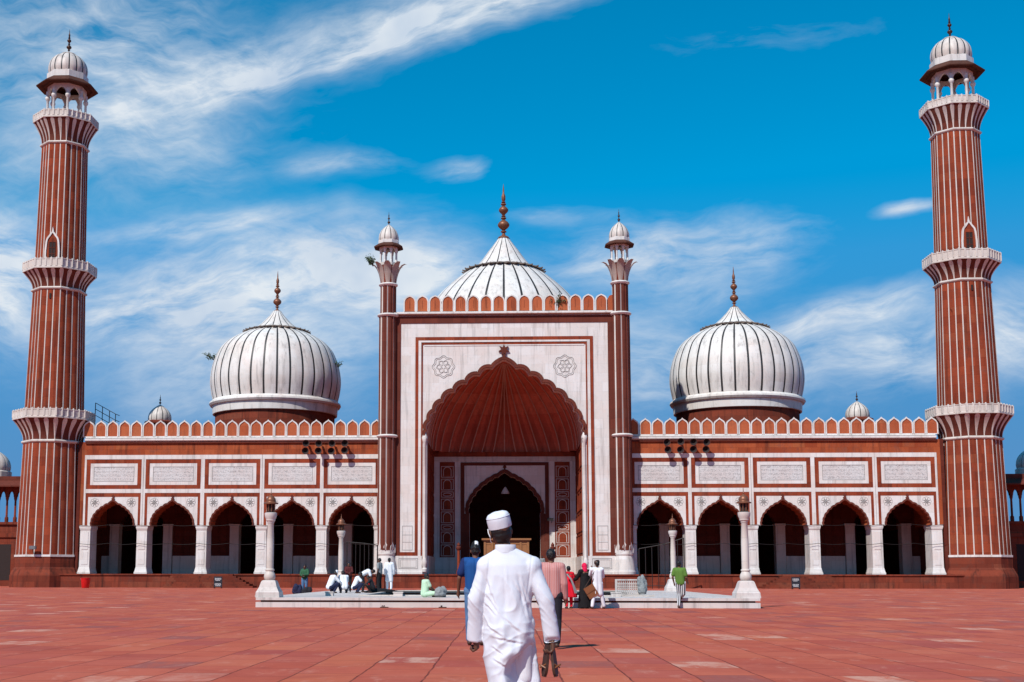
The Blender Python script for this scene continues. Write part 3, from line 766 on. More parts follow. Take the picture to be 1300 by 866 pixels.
# half dome
def vault_pt(phi, t, lobe=0.):
    """phi 0..pi from the left jamb round the back to the right jamb; t 0 at the springing, 1 at the crown"""
    c, s = math.cos(phi), math.sin(phi); e = .42+.5*t
    x = -math.copysign(abs(c)**e, c); y = abs(s)**e
    th = t*PI/2; r = math.cos(th)**1.05*(1+lobe)
    return (7.3*x*r, PY+1.15+(IB+.15-PY-1.15)*y*math.cos(th)*(1+lobe), 13.4+7.6*math.sin(th)**1.0)
plan = [(PI*i/1600, vault_pt(PI*i/1600, 0)) for i in range(1601)]; acc = [0.]
for i in range(1600): acc.append(acc[-1]+math.hypot(plan[i+1][1][0]-plan[i][1][0], plan[i+1][1][1]-plan[i][1][1]))
NR = 28
t = MB(); NP, NT_ = NR*6, 20; phs = []
for i in range(NP+1):
    tgt = acc[-1]*i/NP; phs.append(plan[min(range(1601), key=lambda q: abs(acc[q]-tgt))][0])
for j in range(NT_+1):
    for i in range(NP+1): t.v.append(vault_pt(phs[i], j/NT_*.985, .075*math.sin(PI*(i % 6)/6)))
for j in range(NT_):
    for i in range(NP): t.f.append([j*(NP+1)+i, j*(NP+1)+i+1, (j+1)*(NP+1)+i+1, (j+1)*(NP+1)+i]); t.m.append(0)
vt = part(t, 'half_dome', VAULT, PT, smooth=True, angle=18)
t = MB()
for i in range(1, NR):
    tgt = acc[-1]*i/NR; ph = plan[min(range(1601), key=lambda q: abs(acc[q]-tgt))][0]; path = []
    for j in range(0, 17):
        p_ = Vector(vault_pt(ph, j/17*.97)); cc_ = Vector((0, PY+3, 14.5)); path.append(p_+(cc_-p_).normalized()*.05)
    t.tube(path, [.06]*len(path), 5)
part(t, 'rib', plain('pale_rib_stone', (.62, .36, .27), .8), vt)
# corner turrets of the portal
def make_turret(x):
    R = MB(); c = (x, PY+.05)
    def fl(n, z0, z1, r, m_):
        V = []; N = 48
        prof = []
        for i in range(N):
            a = 2*PI*i/N; ph = i % 6
            prof.append((r+(.05 if ph in (0,) else (-.02 if ph in (1, 5) else .03)), 1 if ph in (0,) else 0))
        o = len(m_.v)
        for z in (z0, z1):
            for i in range(N): a = 2*PI*(i-.5)/N-PI/2; m_.v.append((c[0]+prof[i][0]*math.cos(a), c[1]+prof[i][0]*math.sin(a), z)); 
        for i in range(N):
            m_.f.append([o+i, o+(i+1) % N, o+N+(i+1) % N, o+N+i]); m_.m.append(1 if i % 6 == 0 or (i+1) % 6 == 0 and False else 0)
    fl(48, 3.4, 24.9, .80, R); fl(48, 25.1, 27.8, .70, R)
    T = part(R, 'turret', [TRIM, MARD])
    b = MB(); b.lathe([(1.02, 1.25), (1.02, 1.5), (.98, 1.55), (.9, 2.2), (.76, 2.9), (.82, 3.0), (.82, 3.15)], 16, c)
    for k in range(8):
        a = k*PI/4-PI/2; n = Vector((math.cos(a), math.sin(a))); tt = Vector((-n.y, n.x)); ctr = Vector(c)+n*.84
        pts = [(-.30, 3.15), (-.30, 3.4), (-.18, 3.75), (0, 4.1), (.18, 3.75), (.30, 3.4), (.30, 3.15)]
        b.add([(ctr.x+tt.x*u_-n.x*.04*abs(u_), ctr.y+tt.y*u_-n.y*.3*abs(u_), z_) for u_, z_ in pts]+[(ctr.x+tt.x*u_-n.x*.2, ctr.y+tt.y*u_-n.y*.2, z_) for u_, z_ in pts],
              [tuple(range(7)), tuple(range(13, 6, -1))]+[(i, i+7, (i+1) % 7+7, (i+1) % 7) for i in range(7)])
    part(b, 'turret_base', MAR, T, smooth=True, angle=30)
    for z, r in ((13.75, .84), (25.0, .86), (27.9, .74)):
        b = MB(); b.lathe([(r, z-.14), (r+.13, z-.05), (r+.16, z+.03), (r+.1, z+.12), (r-.02, z+.16)], 20, c); part(b, 'ring', MAR, T, smooth=True)
    b = MB(); b.lathe([(.68, 28.0), (.72, 28.2), (.8, 28.8), (.95, 29.3), (1.05, 29.6)], 16, c)
    part(b, 'lotus_core', REDD, T, smooth=True)
    b = MB()
    for k in range(8):
        a = k*PI/4-PI/2+PI/8*0
        rows = [(.74, 28.05, .16), (.80, 28.5, .24), (.92, 29.0, .31), (1.10, 29.45, .36), (1.32, 29.75, .30), (1.58, 29.92, .16), (1.72, 29.88, .02)]
        V = []
        for off in (0, -.06):
            for (r_, z_, w_) in rows:
                for u_ in (-1, -.5, 0, .5, 1):
                    n = Vector((math.cos(a), math.sin(a))); tt = Vector((-n.y, n.x)); rr = r_+off-abs(u_)**2*.07
                    pnt = Vector(c)+n*rr+tt*w_*u_; V.append((pnt.x, pnt.y, z_))
        F = []; m_ = len(rows)*5
        for j in range(len(rows)-1):
            for i in range(4):
                F.append((j*5+i, j*5+i+1, j*5+i+6, j*5+i+5)); F.append((m_+j*5+i, m_+j*5+i+5, m_+j*5+i+6, m_+j*5+i+1))
        rim = [j*5 for j in range(len(rows))]+[(len(rows)-1)*5+i for i in range(1, 5)]+[j*5+4 for j in range(len(rows)-2, -1, -1)]+[3, 2, 1]
        for i in range(len(rim)): a_, b_ = rim[i], rim[(i+1) % len(rim)]; F.append((a_, b_, b_+m_, a_+m_))
        b.add(V, F)
    part(b, 'lotus_petals', MARO, T, smooth=True, angle=50)
    b = MB(); b.lathe([(.95, 29.65), (1.0, 29.7), (1.0, 29.95)], 8, c, a0=A0); kb = part(b, 'kiosk_floor', MARD, T)
    for k in range(8):
        a = A0+k*PI/4; cc = (c[0]+.78*math.cos(a), c[1]+.78*math.sin(a))
        b = MB(); b.lathe([(.10, 29.95), (.10, 30.15), (.075, 30.2), (.07, 31.0), (.12, 31.1), (.12, 31.45)], 8, cc); part(b, 'kiosk_column', MAR, T)
    b = MB(); h = .82*math.sin(PI/8)
    for k in range(8):
        i0 = len(b.v); arch_panel(b, -h, h, 30.9, 31.55, [(0, 31.38), (.1, 31.26), (.18, 31.1), (.2, 30.9)], -.82*math.cos(PI/8), -.82*math.cos(PI/8)+.1, 0, .02, 2)
        rot_mb(b, k*PI/4, i0)
        for i in range(i0, len(b.v)): b.v[i] = (b.v[i][0]+c[0], b.v[i][1]+c[1], b.v[i][2])
    part(b, 'kiosk_arches', MARD, T)
    b = MB(); b.lathe([(.7, 31.5), (1.36, 31.40), (1.42, 31.42), (1.42, 31.52), (.98, 31.82), (.9, 31.85)], 8, c, a0=A0, cap=False); part(b, 'eave', EAVE, T)
    b = MB(); b.lathe([(.98, 31.8), (1.0, 31.82), (1.0, 32.1), (.95, 32.14)], 8, c, a0=A0, cap=False); part(b, 'dome_band', MAR, T)
    part(dome_mesh([(.90, 32.1), (.93, 32.35), (.88, 32.7), (.70, 33.1), (.42, 33.42), (.2, 33.6), (.1, 33.7)], 10, c, .08), 'dome', [MARD, BLK], T, smooth=True, angle=35)
    f = finial('finial', BRONZD, T, (c[0]-O[0], c[1]-O[1]), 33.6, 1.35, .13)
for x in (-10.72, 10.72): make_turret(x)

# ------------------------------------------------------------------ domes
def lotus_ring(c, r, z, n, s=1.):
    b = MB()
    for k in range(n):
        a = 2*PI*k/n; nn = Vector((math.cos(a), math.sin(a))); tt = Vector((-nn.y, nn.x)); w = PI*r/n*1.02
        V = []
        for dz in (0, -.09*s):
            for (dr, zz, ww) in ((-1.3*s, .36*s, .7), (-.5*s, .24*s, .95), (.0, .06*s, .9), (.34*s, -.04*s, .5), (.55*s, .0*s, .06)):
                for u_ in (-1, 0, 1): q_ = Vector(c)+nn*(r+dr)+tt*w*ww*u_; V.append((q_.x, q_.y, z+zz+dz+(0.05*s if u_ == 0 else 0)))
        F = []
        for j in range(4):
            for i in range(2): F += [(j*3+i, j*3+i+1, j*3+i+4, j*3+i+3), (15+j*3+i, 15+j*3+i+3, 15+j*3+i+4, 15+j*3+i+1)]
        rim = [0, 3, 6, 9, 12, 13, 14, 11, 8, 5, 2, 1]
        for i in range(12): F.append((rim[i], rim[(i+1) % 12], rim[(i+1) % 12]+15, rim[i]+15))
        b.add(V, F)
    return b
def big_dome(c, S, zb, prof, cap, drum, ring, fin, ribs, lw):
    D = part(dome_mesh([(r*S, zb+z*S) for r, z in prof], ribs, c, lw, .005, 6), 'dome', [MARP, BLK], smooth=True, angle=28)
    b = MB(); b.lathe([(r*S, zb+z*S) for r, z in drum], 64, c, cap=False); part(b, 'drum', REDD, D, smooth=True)
    b = MB(); b.lathe([(r*S, zb+z*S) for r, z in ((6.2, -1.45), (6.36, -1.4), (6.42, -.62), (6.62, -.55), (6.74, -.36), (6.7, -.18), (6.5, -.06), (6.42, .05))], 96, c, cap=False); part(b, 'dome_band', MARP, D, smooth=True, angle=30)
    part(dome_mesh([(r*S, zb+z*S) for r, z in cap], ribs//2, c, lw*.6, .006, 6), 'dome_cap', [MARP, BLK], D, smooth=True, angle=28)
    part(lotus_ring(c, ring[0]*S, zb+ring[1]*S, 30, S*.85), 'lotus_ring', RINGD, D, smooth=True, angle=60)
    finial('finial', BRONZE, D, (c[0]-O[0], c[1]-O[1]), zb+fin[0]*S, fin[1]*S, fin[2]*S)
PROF = [(6.36, 0), (6.56, .9), (6.68, 1.9), (6.62, 2.9), (6.38, 4.0), (5.9, 5.2), (5.42, 5.85), (4.85, 6.35), (4.05, 6.85), (3.3, 7.2), (2.95, 7.4)]
CAP = [(2.6, 7.45), (2.15, 7.8), (1.6, 8.25), (1.15, 8.7), (.74, 9.15), (.42, 9.6)]
DRUM = [(6.1, -6.2), (6.1, -1.3)]
for s in (-1, 1): big_dome((s*23.6, 128), 1., 18.80, PROF, CAP, DRUM, (3.06, 7.42), (9.5, 4.4, .42), 32, .20)
PROF2 = [(6.5, 0), (6.72, .9), (6.86, 1.9), (6.72, 3.0), (6.25, 4.1), (5.45, 5.15), (4.55, 6.05), (3.6, 6.85), (2.95, 7.3)]
CAP2 = [(2.6, 7.35), (2.2, 7.8), (1.75, 8.35), (1.3, 9.0), (.85, 9.6), (.42, 10.2)]
big_dome((0, 133), 1.30, 24.05, PROF2, CAP2, [(6.2, -2.2), (6.2, -1.3)], (3.02, 7.36), (10.15, 4.7, .48), 28, .24)
for s in (-1, 1):
    c = (s*34.8, 125)
    b = MB(); b.lathe([(1.25, 13.5), (1.25, 16.2), (1.5, 16.25), (1.5, 16.45), (1.15, 16.6)], 8, c, a0=A0); sd = part(b, 'roof_cupola', REDD)
    part(dome_mesh([(1.1, 16.55), (1.14, 16.85), (1.05, 17.3), (.78, 17.7), (.42, 18.0), (.12, 18.2)], 12, c, .08), 'dome', [MARD, BLK], sd, smooth=True, angle=35)
    finial('finial', BRONZD, sd, (c[0]-O[0], c[1]-O[1]), 18.15, 1.1, .13)


# ------------------------------------------------------------------ ablution pool
AP = empty('ablution_pool', (.1, 57.5, 0), 0, 'low white marble ablution pool platform in the middle of the courtyard', 'pool')
def ring_boxes(m, x0, x1, y0, y1, wx, wy, z0, z1):
    m.box(x0, x1, y0, y0+wy, z0, z1); m.box(x0, x1, y1-wy, y1, z0, z1); m.box(x0, x0+wx, y0+wy, y1-wy, z0, z1); m.box(x1-wx, x1, y0+wy, y1-wy, z0, z1)
m = MB(); ring_boxes(m, -9.2, 9.2, -11, 11, 3.4, 3.4, 0, .19); m.build('step', MARG, AP)
m = MB(); ring_boxes(m, -9.05, 9.05, -10.82, 10.82, 3.2, 3.2, .19, .262); m.build('recess', REDD, AP)
m = MB(); ring_boxes(m, -9.2, 9.2, -10.98, 10.98, 3.4, 3.4, .262, .36); m.build('coping', MARG, AP)
m = MB(); ring_boxes(m, -5.81, 5.81, -7.59, 7.59, .25, .25, .362, .405); m.build('basin_kerb', MARD, AP)
def water_mat():
    m, k, b = new_mat('pool_water'); k.put(b.inputs['Base Color'], (.03, .045, .045)); k.put(b.inputs['Roughness'], .06)
    n = k.noise(k.pos(), 3., 3, .5); bump(k, b, n, .12, .02); return m
m = MB(); m.add([(-5.7, 50.0, .17), (5.9, 50.0, .17), (5.9, 65.0, .17), (-5.7, 65.0, .17)], [(0, 1, 2, 3)]); tag(m.build('pool_water', water_mat()), kind='structure')
def marble_block(x, y, w, label):
    m = MB(); m.box(-w/2, w/2, -.16, .16, 0, .13); m.box(-w/2-.02, w/2+.02, -.18, .18, .131, .17)
    tag(m.build('marble_block', MARG, loc=(x, y, .36)), label, 'block', 'marble blocks on the pool edge')
marble_block(4.36, 49.6, .36, 'small white marble block on the pool edge in front of the balustrade')
marble_block(-4.12, 49.8, .36, 'small white marble block on the pool edge beside the seated man')
marble_block(-6.88, 50.2, .3, 'small white marble block on the pool edge in front of the squatting group')

# marble lamp posts at the pool corners
def lamp_post(loc, s, label):
    R = empty('lamp_post', loc, 0, label, 'lamp post', 'marble lamp posts at the pool corners')
    m = MB(); m.box(-.48, .48, -.48, .48, 0, .1)
    m.lathe([(.66, .1), (.655, .2), (.60, .27), (.50, .40), (.43, .56), (.40, .62)], 4, a0=PI/4, cap=False); m.lathe([(.40, .62), (.36, .66), (.28, .68)], 4, a0=PI/4)
    m.build('pedestal', MARG, R)
    m = MB(); m.lathe([(.17, .68), (.215, .72), (.235, .82), (.215, .93), (.17, 1.0), (.16, 1.04), (.185, 1.06), (.185, 1.1), (.15, 1.14), (.148, 2.2), (.12, 2.95), (.135, 2.97)], 16); m.build('shaft', MARD, R, smooth=True)
    m = MB(); m.lathe([(.14, 2.97), (.15, 3.02), (.19, 3.06), (.19, 3.1), (.20, 3.13), (.24, 3.22), (.25, 3.3), (.25, 3.36), (.2, 3.38)], 16); m.build('capital', MARG, R, smooth=True, angle=30)
    m = MB(); m.lathe([(.18, 3.38), (.18, 3.42), (.135, 3.43), (.135, 3.72)], 8, a0=A0); ln = m.build('lantern', VOID, R)
    m = MB()
    for k in range(8):
        a = A0+k*PI/4; m.tube([(.155*math.cos(a), .155*math.sin(a), 3.40), (.165*math.cos(a), .165*math.sin(a), 3.74)], .022, 6)
    m.build('lantern_post', BRONZE, ln)
    m = MB(); m.lathe([(.18, 3.72), (.30, 3.73), (.30, 3.765), (.2, 3.81), (.19, 3.83), (.2, 3.88), (.17, 3.97), (.1, 4.04), (.04, 4.08), (.02, 4.1), (.035, 4.14), (.015, 4.18), (.008, 4.34)], 16); m.build('lantern_roof', BRONZE, R, smooth=True, angle=30)
    R.scale = (s, s, s); return R
lp = lamp_post((-8.70, 47.05, .36), .93, 'tall marble lamp post at the near left pool corner, beside the plaid shirted man')
c = copy_tree(lp, None, (8.90, 47.05, .36), 'tall marble lamp post at the near right pool corner, right of the boy in green')
lp2 = copy_tree(lp, None, (-8.62, 66.8, .36), 'smaller looking lamp post standing behind the squatting group at the pool')
c = copy_tree(lp, None, (8.85, 66.8, .36), 'smaller looking lamp post behind the boy in the green shirt')

# pierced marble balustrade on the platform
B = empty('pierced_screen', (5.2, 53.6, .36), 0, 'short pierced white marble balustrade panel standing on the pool platform', 'balustrade')
m = MB(); m.box(-.52, -.44, -.05, .05, 0, .66); m.box(.44, .52, -.05, .05, 0, .66); m.box(-.44, .44, -.05, .05, .6, .66); m.box(-.44, .44, -.05, .05, 0, .06); m.build('frame', MARG, B)
m = MB()
for i in range(11): x = -.40+.08*i; m.box(x-.017, x+.017, -.02, .02, .061, .599)
for z in (.2, .34, .48): m.box(-.44, .44, -.028, -.0201, z-.02, z+.02)
for i in range(10):
    for z in (.27, .41): m.ball((-.36+.08*i, -.03, z), .022, 6)
m.build('lattice', MARG, B)

# ------------------------------------------------------------------ side cloisters
def cloister(s, label):
    R = empty('cloister', (s*50.5, 126, 0), 0, label, 'cloister', 'open cloisters behind the minarets')
    m = MB(); f = lambda a, b: tuple(sorted((s*a, s*b)))
    x0, x1 = f(-6.2, 26)
    m.box(x0, x1, 0, 6, 0, 4.9); m.box(x0, x1, -.15, 6.1, 4.9, 5.3); m.box(x0, x1, 0, .3, 5.3, 6.2); m.box(x0, x1, -.2, 6.1, 6.2, 6.45)
    for i in range(7):
        a0_, a1_ = f(-5+4.4*i, -2.2+4.4*i); m.box(a0_, a1_, -.02, -.001, .6, 4.2, 1)
    m.build('cloister_wall', [REDD, VOID], R)
    for i in range(24):
        cx = s*(-5.9+.86*i)
        for y in (.3,):
            m = MB(); m.lathe([(.2, 6.45), (.2, 6.9), (.12, 7.0), (.11, 8.6), (.17, 8.8), (.2, 9.1)], 8, (cx, y)); m.build('column', REDD, R, smooth=True)
    m = MB()
    for i in range(23):
        cx = s*(-5.47+.86*i); arch_panel(m, cx-.43, cx+.43, 9.0, 10.1, [(0, 9.6), (.15, 9.48), (.24, 9.25), (.27, 9.0)], .15, .5, 0, .04, 3)
    m.build('column_arches', REDD, R)
    m = MB()
    m.add([(x0, -1.3, 9.95), (x1, -1.3, 9.95), (x1, 0, 10.5), (x0, 0, 10.5), (x0, -1.3, 10.08), (x1, -1.3, 10.08), (x1, 0, 10.65), (x0, 0, 10.65)], [(0, 1, 2, 3), (7, 6, 5, 4), (0, 4, 5, 1), (0, 3, 7, 4), (1, 5, 6, 2), (3, 2, 6, 7)])
    m.box(x0, x1, .001, 5.2, 10.1, 11.1); m.build('eave', TRIM, R)
    cc = (s*2.75, 3.2)
    m = MB(); m.lathe([(1.7, 11.1), (1.7, 11.8), (1.55, 11.9)], 16, cc); d0 = m.build('dome_drum', MARD, R)
    dome_mesh([(1.5, 11.85), (1.58, 12.3), (1.45, 12.9), (1.1, 13.4), (.6, 13.8), (.2, 14.0)], 14, cc, .05).build('dome', [MARD, BLK], d0, smooth=True, angle=35)
    finial('finial', BRONZD, d0, cc, 13.95, 1.0, .12)
cloister(-1, 'dark red open cloister with a small white dome, seen left of the red bucket minaret')
cloister(1, 'dark red open cloister with a small white dome, beyond the bucketless minaret')

# ------------------------------------------------------------------ fittings on the facade
def horn(loc, label):
    R = empty('horn_loudspeaker', loc, 0, label, 'loudspeaker', 'horn loudspeakers above the arcades')
    m = MB()
    pr = [(.05, .62), (.07, .5), (.11, .35), (.18, .2), (.26, .08), (.32, .0), (.335, .0), (.27, .09), (.19, .22), (.12, .37), (.08, .5)]
    n = 16
    for r, y in pr:
        for i in range(n): a = 2*PI*i/n; m.v.append((r*math.cos(a), y, r*math.sin(a)))
    for j in range(len(pr)-1):
        for i in range(n): m.f.append([j*n+i, j*n+(i+1) % n, (j+1)*n+(i+1) % n, (j+1)*n+i]); m.m.append(1 if j < 5 else 0)
    m.build('horn', [REDHORN, VOID], R, smooth=True)
    m = MB()
    for i in range(n): a = 2*PI*i/n
    V = [(q*math.cos(2*PI*i/n), y, q*math.sin(2*PI*i/n)) for q, y in ((.10, .5), (.11, .52), (.11, .72), (.08, .75)) for i in range(n)]
    m.add(V, [(j*n+i, j*n+(i+1) % n, (j+1)*n+(i+1) % n, (j+1)*n+i) for j in range(3) for i in range(n)]+[tuple(range(3*n, 4*n)), tuple(range(n-1, -1, -1))]); m.build('driver', IRON, R, smooth=True)
    m = MB(); m.box(-.03, .03, .35, loc[3] if len(loc) > 3 else .99, -.20, -.14); m.box(-.03, .03, .4, .46, -.14, -.07); m.build('bracket', IRON, R)
    return R
REDHORN = plain('rusty_red_horn', (.25, .07, .045), .5)
h0 = None
rows = {13.22: 'upper row', 12.52: 'lower row'}
for side, xs in (('left', (-18.3, -17.1, -15.9, -14.7)), ('right', (14.85, 16.05, 17.2, 18.35))):
    for z, rn in rows.items():
        for i, x in enumerate(xs):
            nth = ('first', 'second', 'third', 'fourth')[i]
            lab = '%s horn from the left, %s of the loudspeakers %s of the portal' % (nth, rn, side)
            if h0 is None: h0 = horn((x, 115.0, z), lab)
            else: copy_tree(h0, None, (x+random.uniform(-.05, .05), 115.0, z+random.uniform(-.03, .03)), lab)
            o = COL.objects[-1]
for o in COL.objects:
    if o.name.startswith('horn_loud'): o.rotation_euler = (RAD(random.uniform(4, 10)), 0, RAD(random.uniform(-9, 9)))

# iron fence pieces beside the portal
def fence(loc, L, n, h0_, h1_, label, rz=0):
    R = empty('iron_fence', loc, rz, label, 'fence', 'tall iron fences beside the portal')
    m = MB(); m.tube([(0, 0, h0_), (L*.6, 0, h0_+(h1_-h0_)*.45), (L, 0, h1_)], .045, 6); m.build('rail', IRON, R); m = MB(); m.tube([(0, 0, .25), (L, 0, .25)], .035, 6); m.build('rail', IRON, R)
    for i in range(n):
        x = L*i/(n-1); t = i/(n-1); m = MB(); m.tube([(x, 0, 0), (x, 0, h0_+(h1_-h0_)*(t**1.3)-.02)], .035 if 0 < i < n-1 else .055, 6); m.build('bar', IRON, R)
fence((-13.9, 111.2, 0), 2.7, 8, 4.05, 3.75, 'iron railing of thin upright bars beside the portal, behind the squatting group')
fence((11.7, 111.2, 0), 3.9, 8, 3.45, 4.4, 'iron railing with a rising top rail beside the portal, behind the boy in green')

def sign(loc, label):
    R = empty('notice_board', loc, 0, label, 'notice board', 'small dark notice boards by the podium')
    m = MB(); m.box(-.36, .36, -.03, .03, .12, 1.02); m.build('board', SIGNB, R)
    m = MB()
    for zc in (.86, .40):
        for i in range(3):
            w = .27 - (.06 if i == 2 else 0); z = zc-.085*i
            x = -w
            while x < w-.05:
                ln = random.uniform(.05, .12); m.box(x, min(x+ln, w), -.034, -.0301, z-.022, z+.022); x += ln+.03
    m.build('text_line', SIGNW, R)
    m = MB()
    for x in (-.3, .3): m.box(x-.03, x+.03, .031, .09, 0, .9); m.box(x-.03, x+.03, -.2, .25, 0, .05)
    m.build('stand', IRON, R)
SIGNB = plain('dark_sign_paint', (.02, .022, .03), .5); SIGNW = plain('white_sign_paint', (.75, .75, .75), .6)
sign((-24.85, 109.2, 0), 'small dark notice board with white lines, before the stairs left of the pool')
sign((24.7, 109.2, 0), 'small dark notice board with white lines, right of the pool before the podium')

m = MB(); m.lathe([(.30, 0), (.33, .05), (.42, .80), (.45, .82), (.45, .88), (.40, .88), (.36, .5), (.0, .45)], 18); R = empty('red_bucket', (-36.9, 110.4, 0), 0, 'bright red plastic bucket on the paving at the foot of the minaret', 'bucket')
m.build('tub', REDP, R, smooth=True, angle=35)
m = MB(); m.tube([(.44*math.cos(a), -.1-.12*math.sin(a), .84+.0-.22*math.sin(a)) for a in [i*PI/10 for i in range(11)]], .014, 5); m.build('handle', STEEL, R)
R = empty('jerrycan', (-6.5, 62.2, .36), .2, 'red plastic water can standing beside the dark mat', 'water can')
m = MB(); m.lathe([(.14, 0), (.16, .02), (.16, .42), (.13, .48), (.05, .53)], 14); m.build('can_body', REDP, R, smooth=True)
m = MB(); m.lathe([(.045, .53), (.045, .58)], 10); m.build('cap', IRON, R)
m = MB(); m.tube([(-.1, 0, .5), (-.08, 0, .6), (.06, 0, .62), (.11, 0, .5)], .016, 6); m.build('handle', REDP, R)

# things inside the portal
R = empty('wooden_screen', (.15, 120.6, 1.25), 0, 'varnished brown wooden screen with a cornice, standing in the portal behind the white capped man', 'screen')
m = MB()
for x in (-2.05, -1.35, 1.35, 2.05): m.box(x-.10, x+.10, -.1, .1, 0, 3.12)
m.box(-1.95, 1.95, -.04, .04, 0, .3); m.box(-1.95, 1.95, -.05, .05, 2.8, 3.12); m.build('frame', WOOD, R)
m = MB(); 
for x0, x1 in ((-1.94, -1.46), (-1.24, 1.24), (1.46, 1.94)):
    m.box(x0, x1, -.02, .02, .301, 2.799)
m.build('panel', WOOD, R)
m = MB(); m.box(-2.25, 2.25, -.2, .2, 3.13, 3.22); m.box(-2.35, 2.35, -.27, .27, 3.221, 3.38); m.build('cornice', WOOD, R)
def post(x, label):
    R = empty('stone_post', (x, 118.3, 1.25), 0, label, 'post', 'carved red posts in the portal')
    m = MB(); m.lathe([(.22, 0), (.22, .3), (.13, .36), (.12, 2.2), (.18, 2.25)], 10); m.build('shaft', RED, R)
    m = MB(); m.lathe([(.18, 2.25), (.24, 2.35), (.24, 2.5), (.14, 2.58), (.17, 2.72), (.08, 2.85), (.02, 2.95)], 10); m.build('finial', TRIM, R, smooth=True)
post(-4.32, 'slim carved red post standing in the portal behind the man in blue')
post(4.45, 'slim carved red post standing in the portal behind the man in pink')
R = empty('hanging_lamp', (.05, 126.6, 11.0), 0, 'white bell shaped lamp hanging from the top of the inner arch', 'lamp')
m = MB(); m.lathe([(.42, -1.75), (.40, -1.6), (.22, -1.3), (.10, -1.1), (.04, -1.05)], 14); m.build('lamp_shade', MARD, R, smooth=True)
m = MB(); m.tube([(0, 0, -1.06), (0, 0, 0)], .02, 5); m.build('chain', IRON, R)
R = empty('security_camera', (4.55, 125.7, 6.5), 0, 'small dark security camera on the right jamb of the inner arch', 'camera')
m = MB(); m.box(-.35, .25, -.6, -.3, .0, .22); m.box(-.36, .26, -.62, -.3, .221, .26); m.build('housing', IRON, R)
m = MB(); m.tube([(.1, -.4, 0), (.1, 0.2, -.15)], .05, 6); m.build('bracket', STEEL, R)
R = empty('floodlight', (-43.0, 113.9, 3.35), 0, 'small grey floodlight fixed low on the striped minaret shaft by the red bucket', 'floodlight')
m = MB(); m.box(-.3, .3, -.35, -.05, .1, .42); m.box(-.26, .26, -.37, -.3501, .14, .38); m.build('housing', STEEL, R)
m = MB(); m.tube([(0, -.2, .1), (0, .0, -.25), (0, .35, -.25)], .04, 6); m.build('bracket', IRON, R)
# cables sagging across the front
def cable(x0, x1, z, y, n, sag, label):
    P = []
    for i in range(n):
        for q in range(6): t = q/6; P.append((x0+(x1-x0)*(i+t)/n, y, z-sag*4*t*(1-t)))
    P.append((x1, y, z)); m = MB(); o = P[0]; m.tube([(a-o[0], b-o[1], c_-o[2]) for a, b, c_ in P], .02, 4)
    tag(m.build('cable', IRON, loc=o), label, 'cable', 'thin cables strung across the front')
cable(-39.6, -11.4, 5.75, 115.86, 10, .10, 'thin dark upper cable at pillar tops across the arches left of the portal')
cable(11.4, 39.6, 5.75, 115.86, 10, .10, 'thin dark upper cable at pillar tops across the arches right of the portal')
cable(-39.6, -11.4, 4.05, 115.80, 10, .12, 'thin dark lower cable at mid pillar across the arches left of the portal')
cable(11.4, 39.6, 4.05, 115.80, 10, .12, 'thin dark lower cable at mid pillar across the arches right of the portal')
# steel railing on the roof next to the left minaret
R = empty('roof_railing', (-39.6, 119.5, 13.5), 0, 'dark metal stair railing on the roof beside the minaret', 'railing')
m = MB()
for x in (0, .7, 1.4, 2.0): m.tube([(x, 0, 0), (x, 0, 4.2-x*.55)], .04, 6)
m.build('post', IRON, R)
m = MB()
for k in (0, .6, 1.2): m.tube([(0, 0, 4.2-k), (1.4, 0, 3.43-k), (2.0, 0, 3.1-k), (2.0, 1.2, 3.1-k)], .035, 6)
m.build('rail', IRON, R)

# weeds growing out of the masonry
LEAF = plain('dusty_leaf', (.055, .085, .03), .7); TWIG = plain('dry_twig', (.10, .07, .045), .8)
def weed(loc, size, label, n=160, lean=(0, 0)):
    R = empty('weed', loc, 0, label, 'plant', 'weeds growing out of the masonry'); rnd = random.Random(int(loc[0]*100))
    s_ = MB(); l = MB()
    for i in range(7):
        a = rnd.uniform(0, 2*PI); e = rnd.uniform(.4, 1.2); L = size*rnd.uniform(.6, 1.)
        tip = Vector((math.cos(a)*math.cos(e)*L+lean[0]*L, math.sin(a)*math.cos(e)*L, math.sin(e)*L+lean[1]*L)); s_.tube([(0, 0, 0), tuple(tip*.5+Vector((0, 0, .1*L))), tuple(tip)], [.03*size, .02*size, .008], 4)
        for q in range(n//7):
            t = rnd.uniform(.3, 1.05); p = tip*t+Vector([rnd.gauss(0, .10*size) for _ in range(3)]); r = size*rnd.uniform(.07, .14)
            u = Vector([rnd.gauss(0, 1) for _ in range(3)]).normalized(); v = u.orthogonal().normalized()
            l.add([p-u*r, p+v*r*.45, p+u*r, p-v*r*.45], [(0, 1, 2, 3)])
    s_.build('stem', TWIG, R); l.build('foliage', LEAF, R)
weed((-30.05, 127.4, 23.2), 1.0, 'dark weed on the left edge of the dome nearest the red bucket', lean=(-.4, 0))
weed((-17.25, 127.2, 22.4), .8, 'small weed on the right edge of the dome nearest the red bucket', lean=(.3, 0))
weed((-12.15, 114.4, 29.7), 1.0, 'bushy weed growing on the lotus petals of the turret left of the portal', 220, lean=(-.4, .2))
weed((4.75, 114.6, 25.7), 1.1, 'green weed growing between the merlons on the portal parapet', 220, lean=(0, .3))


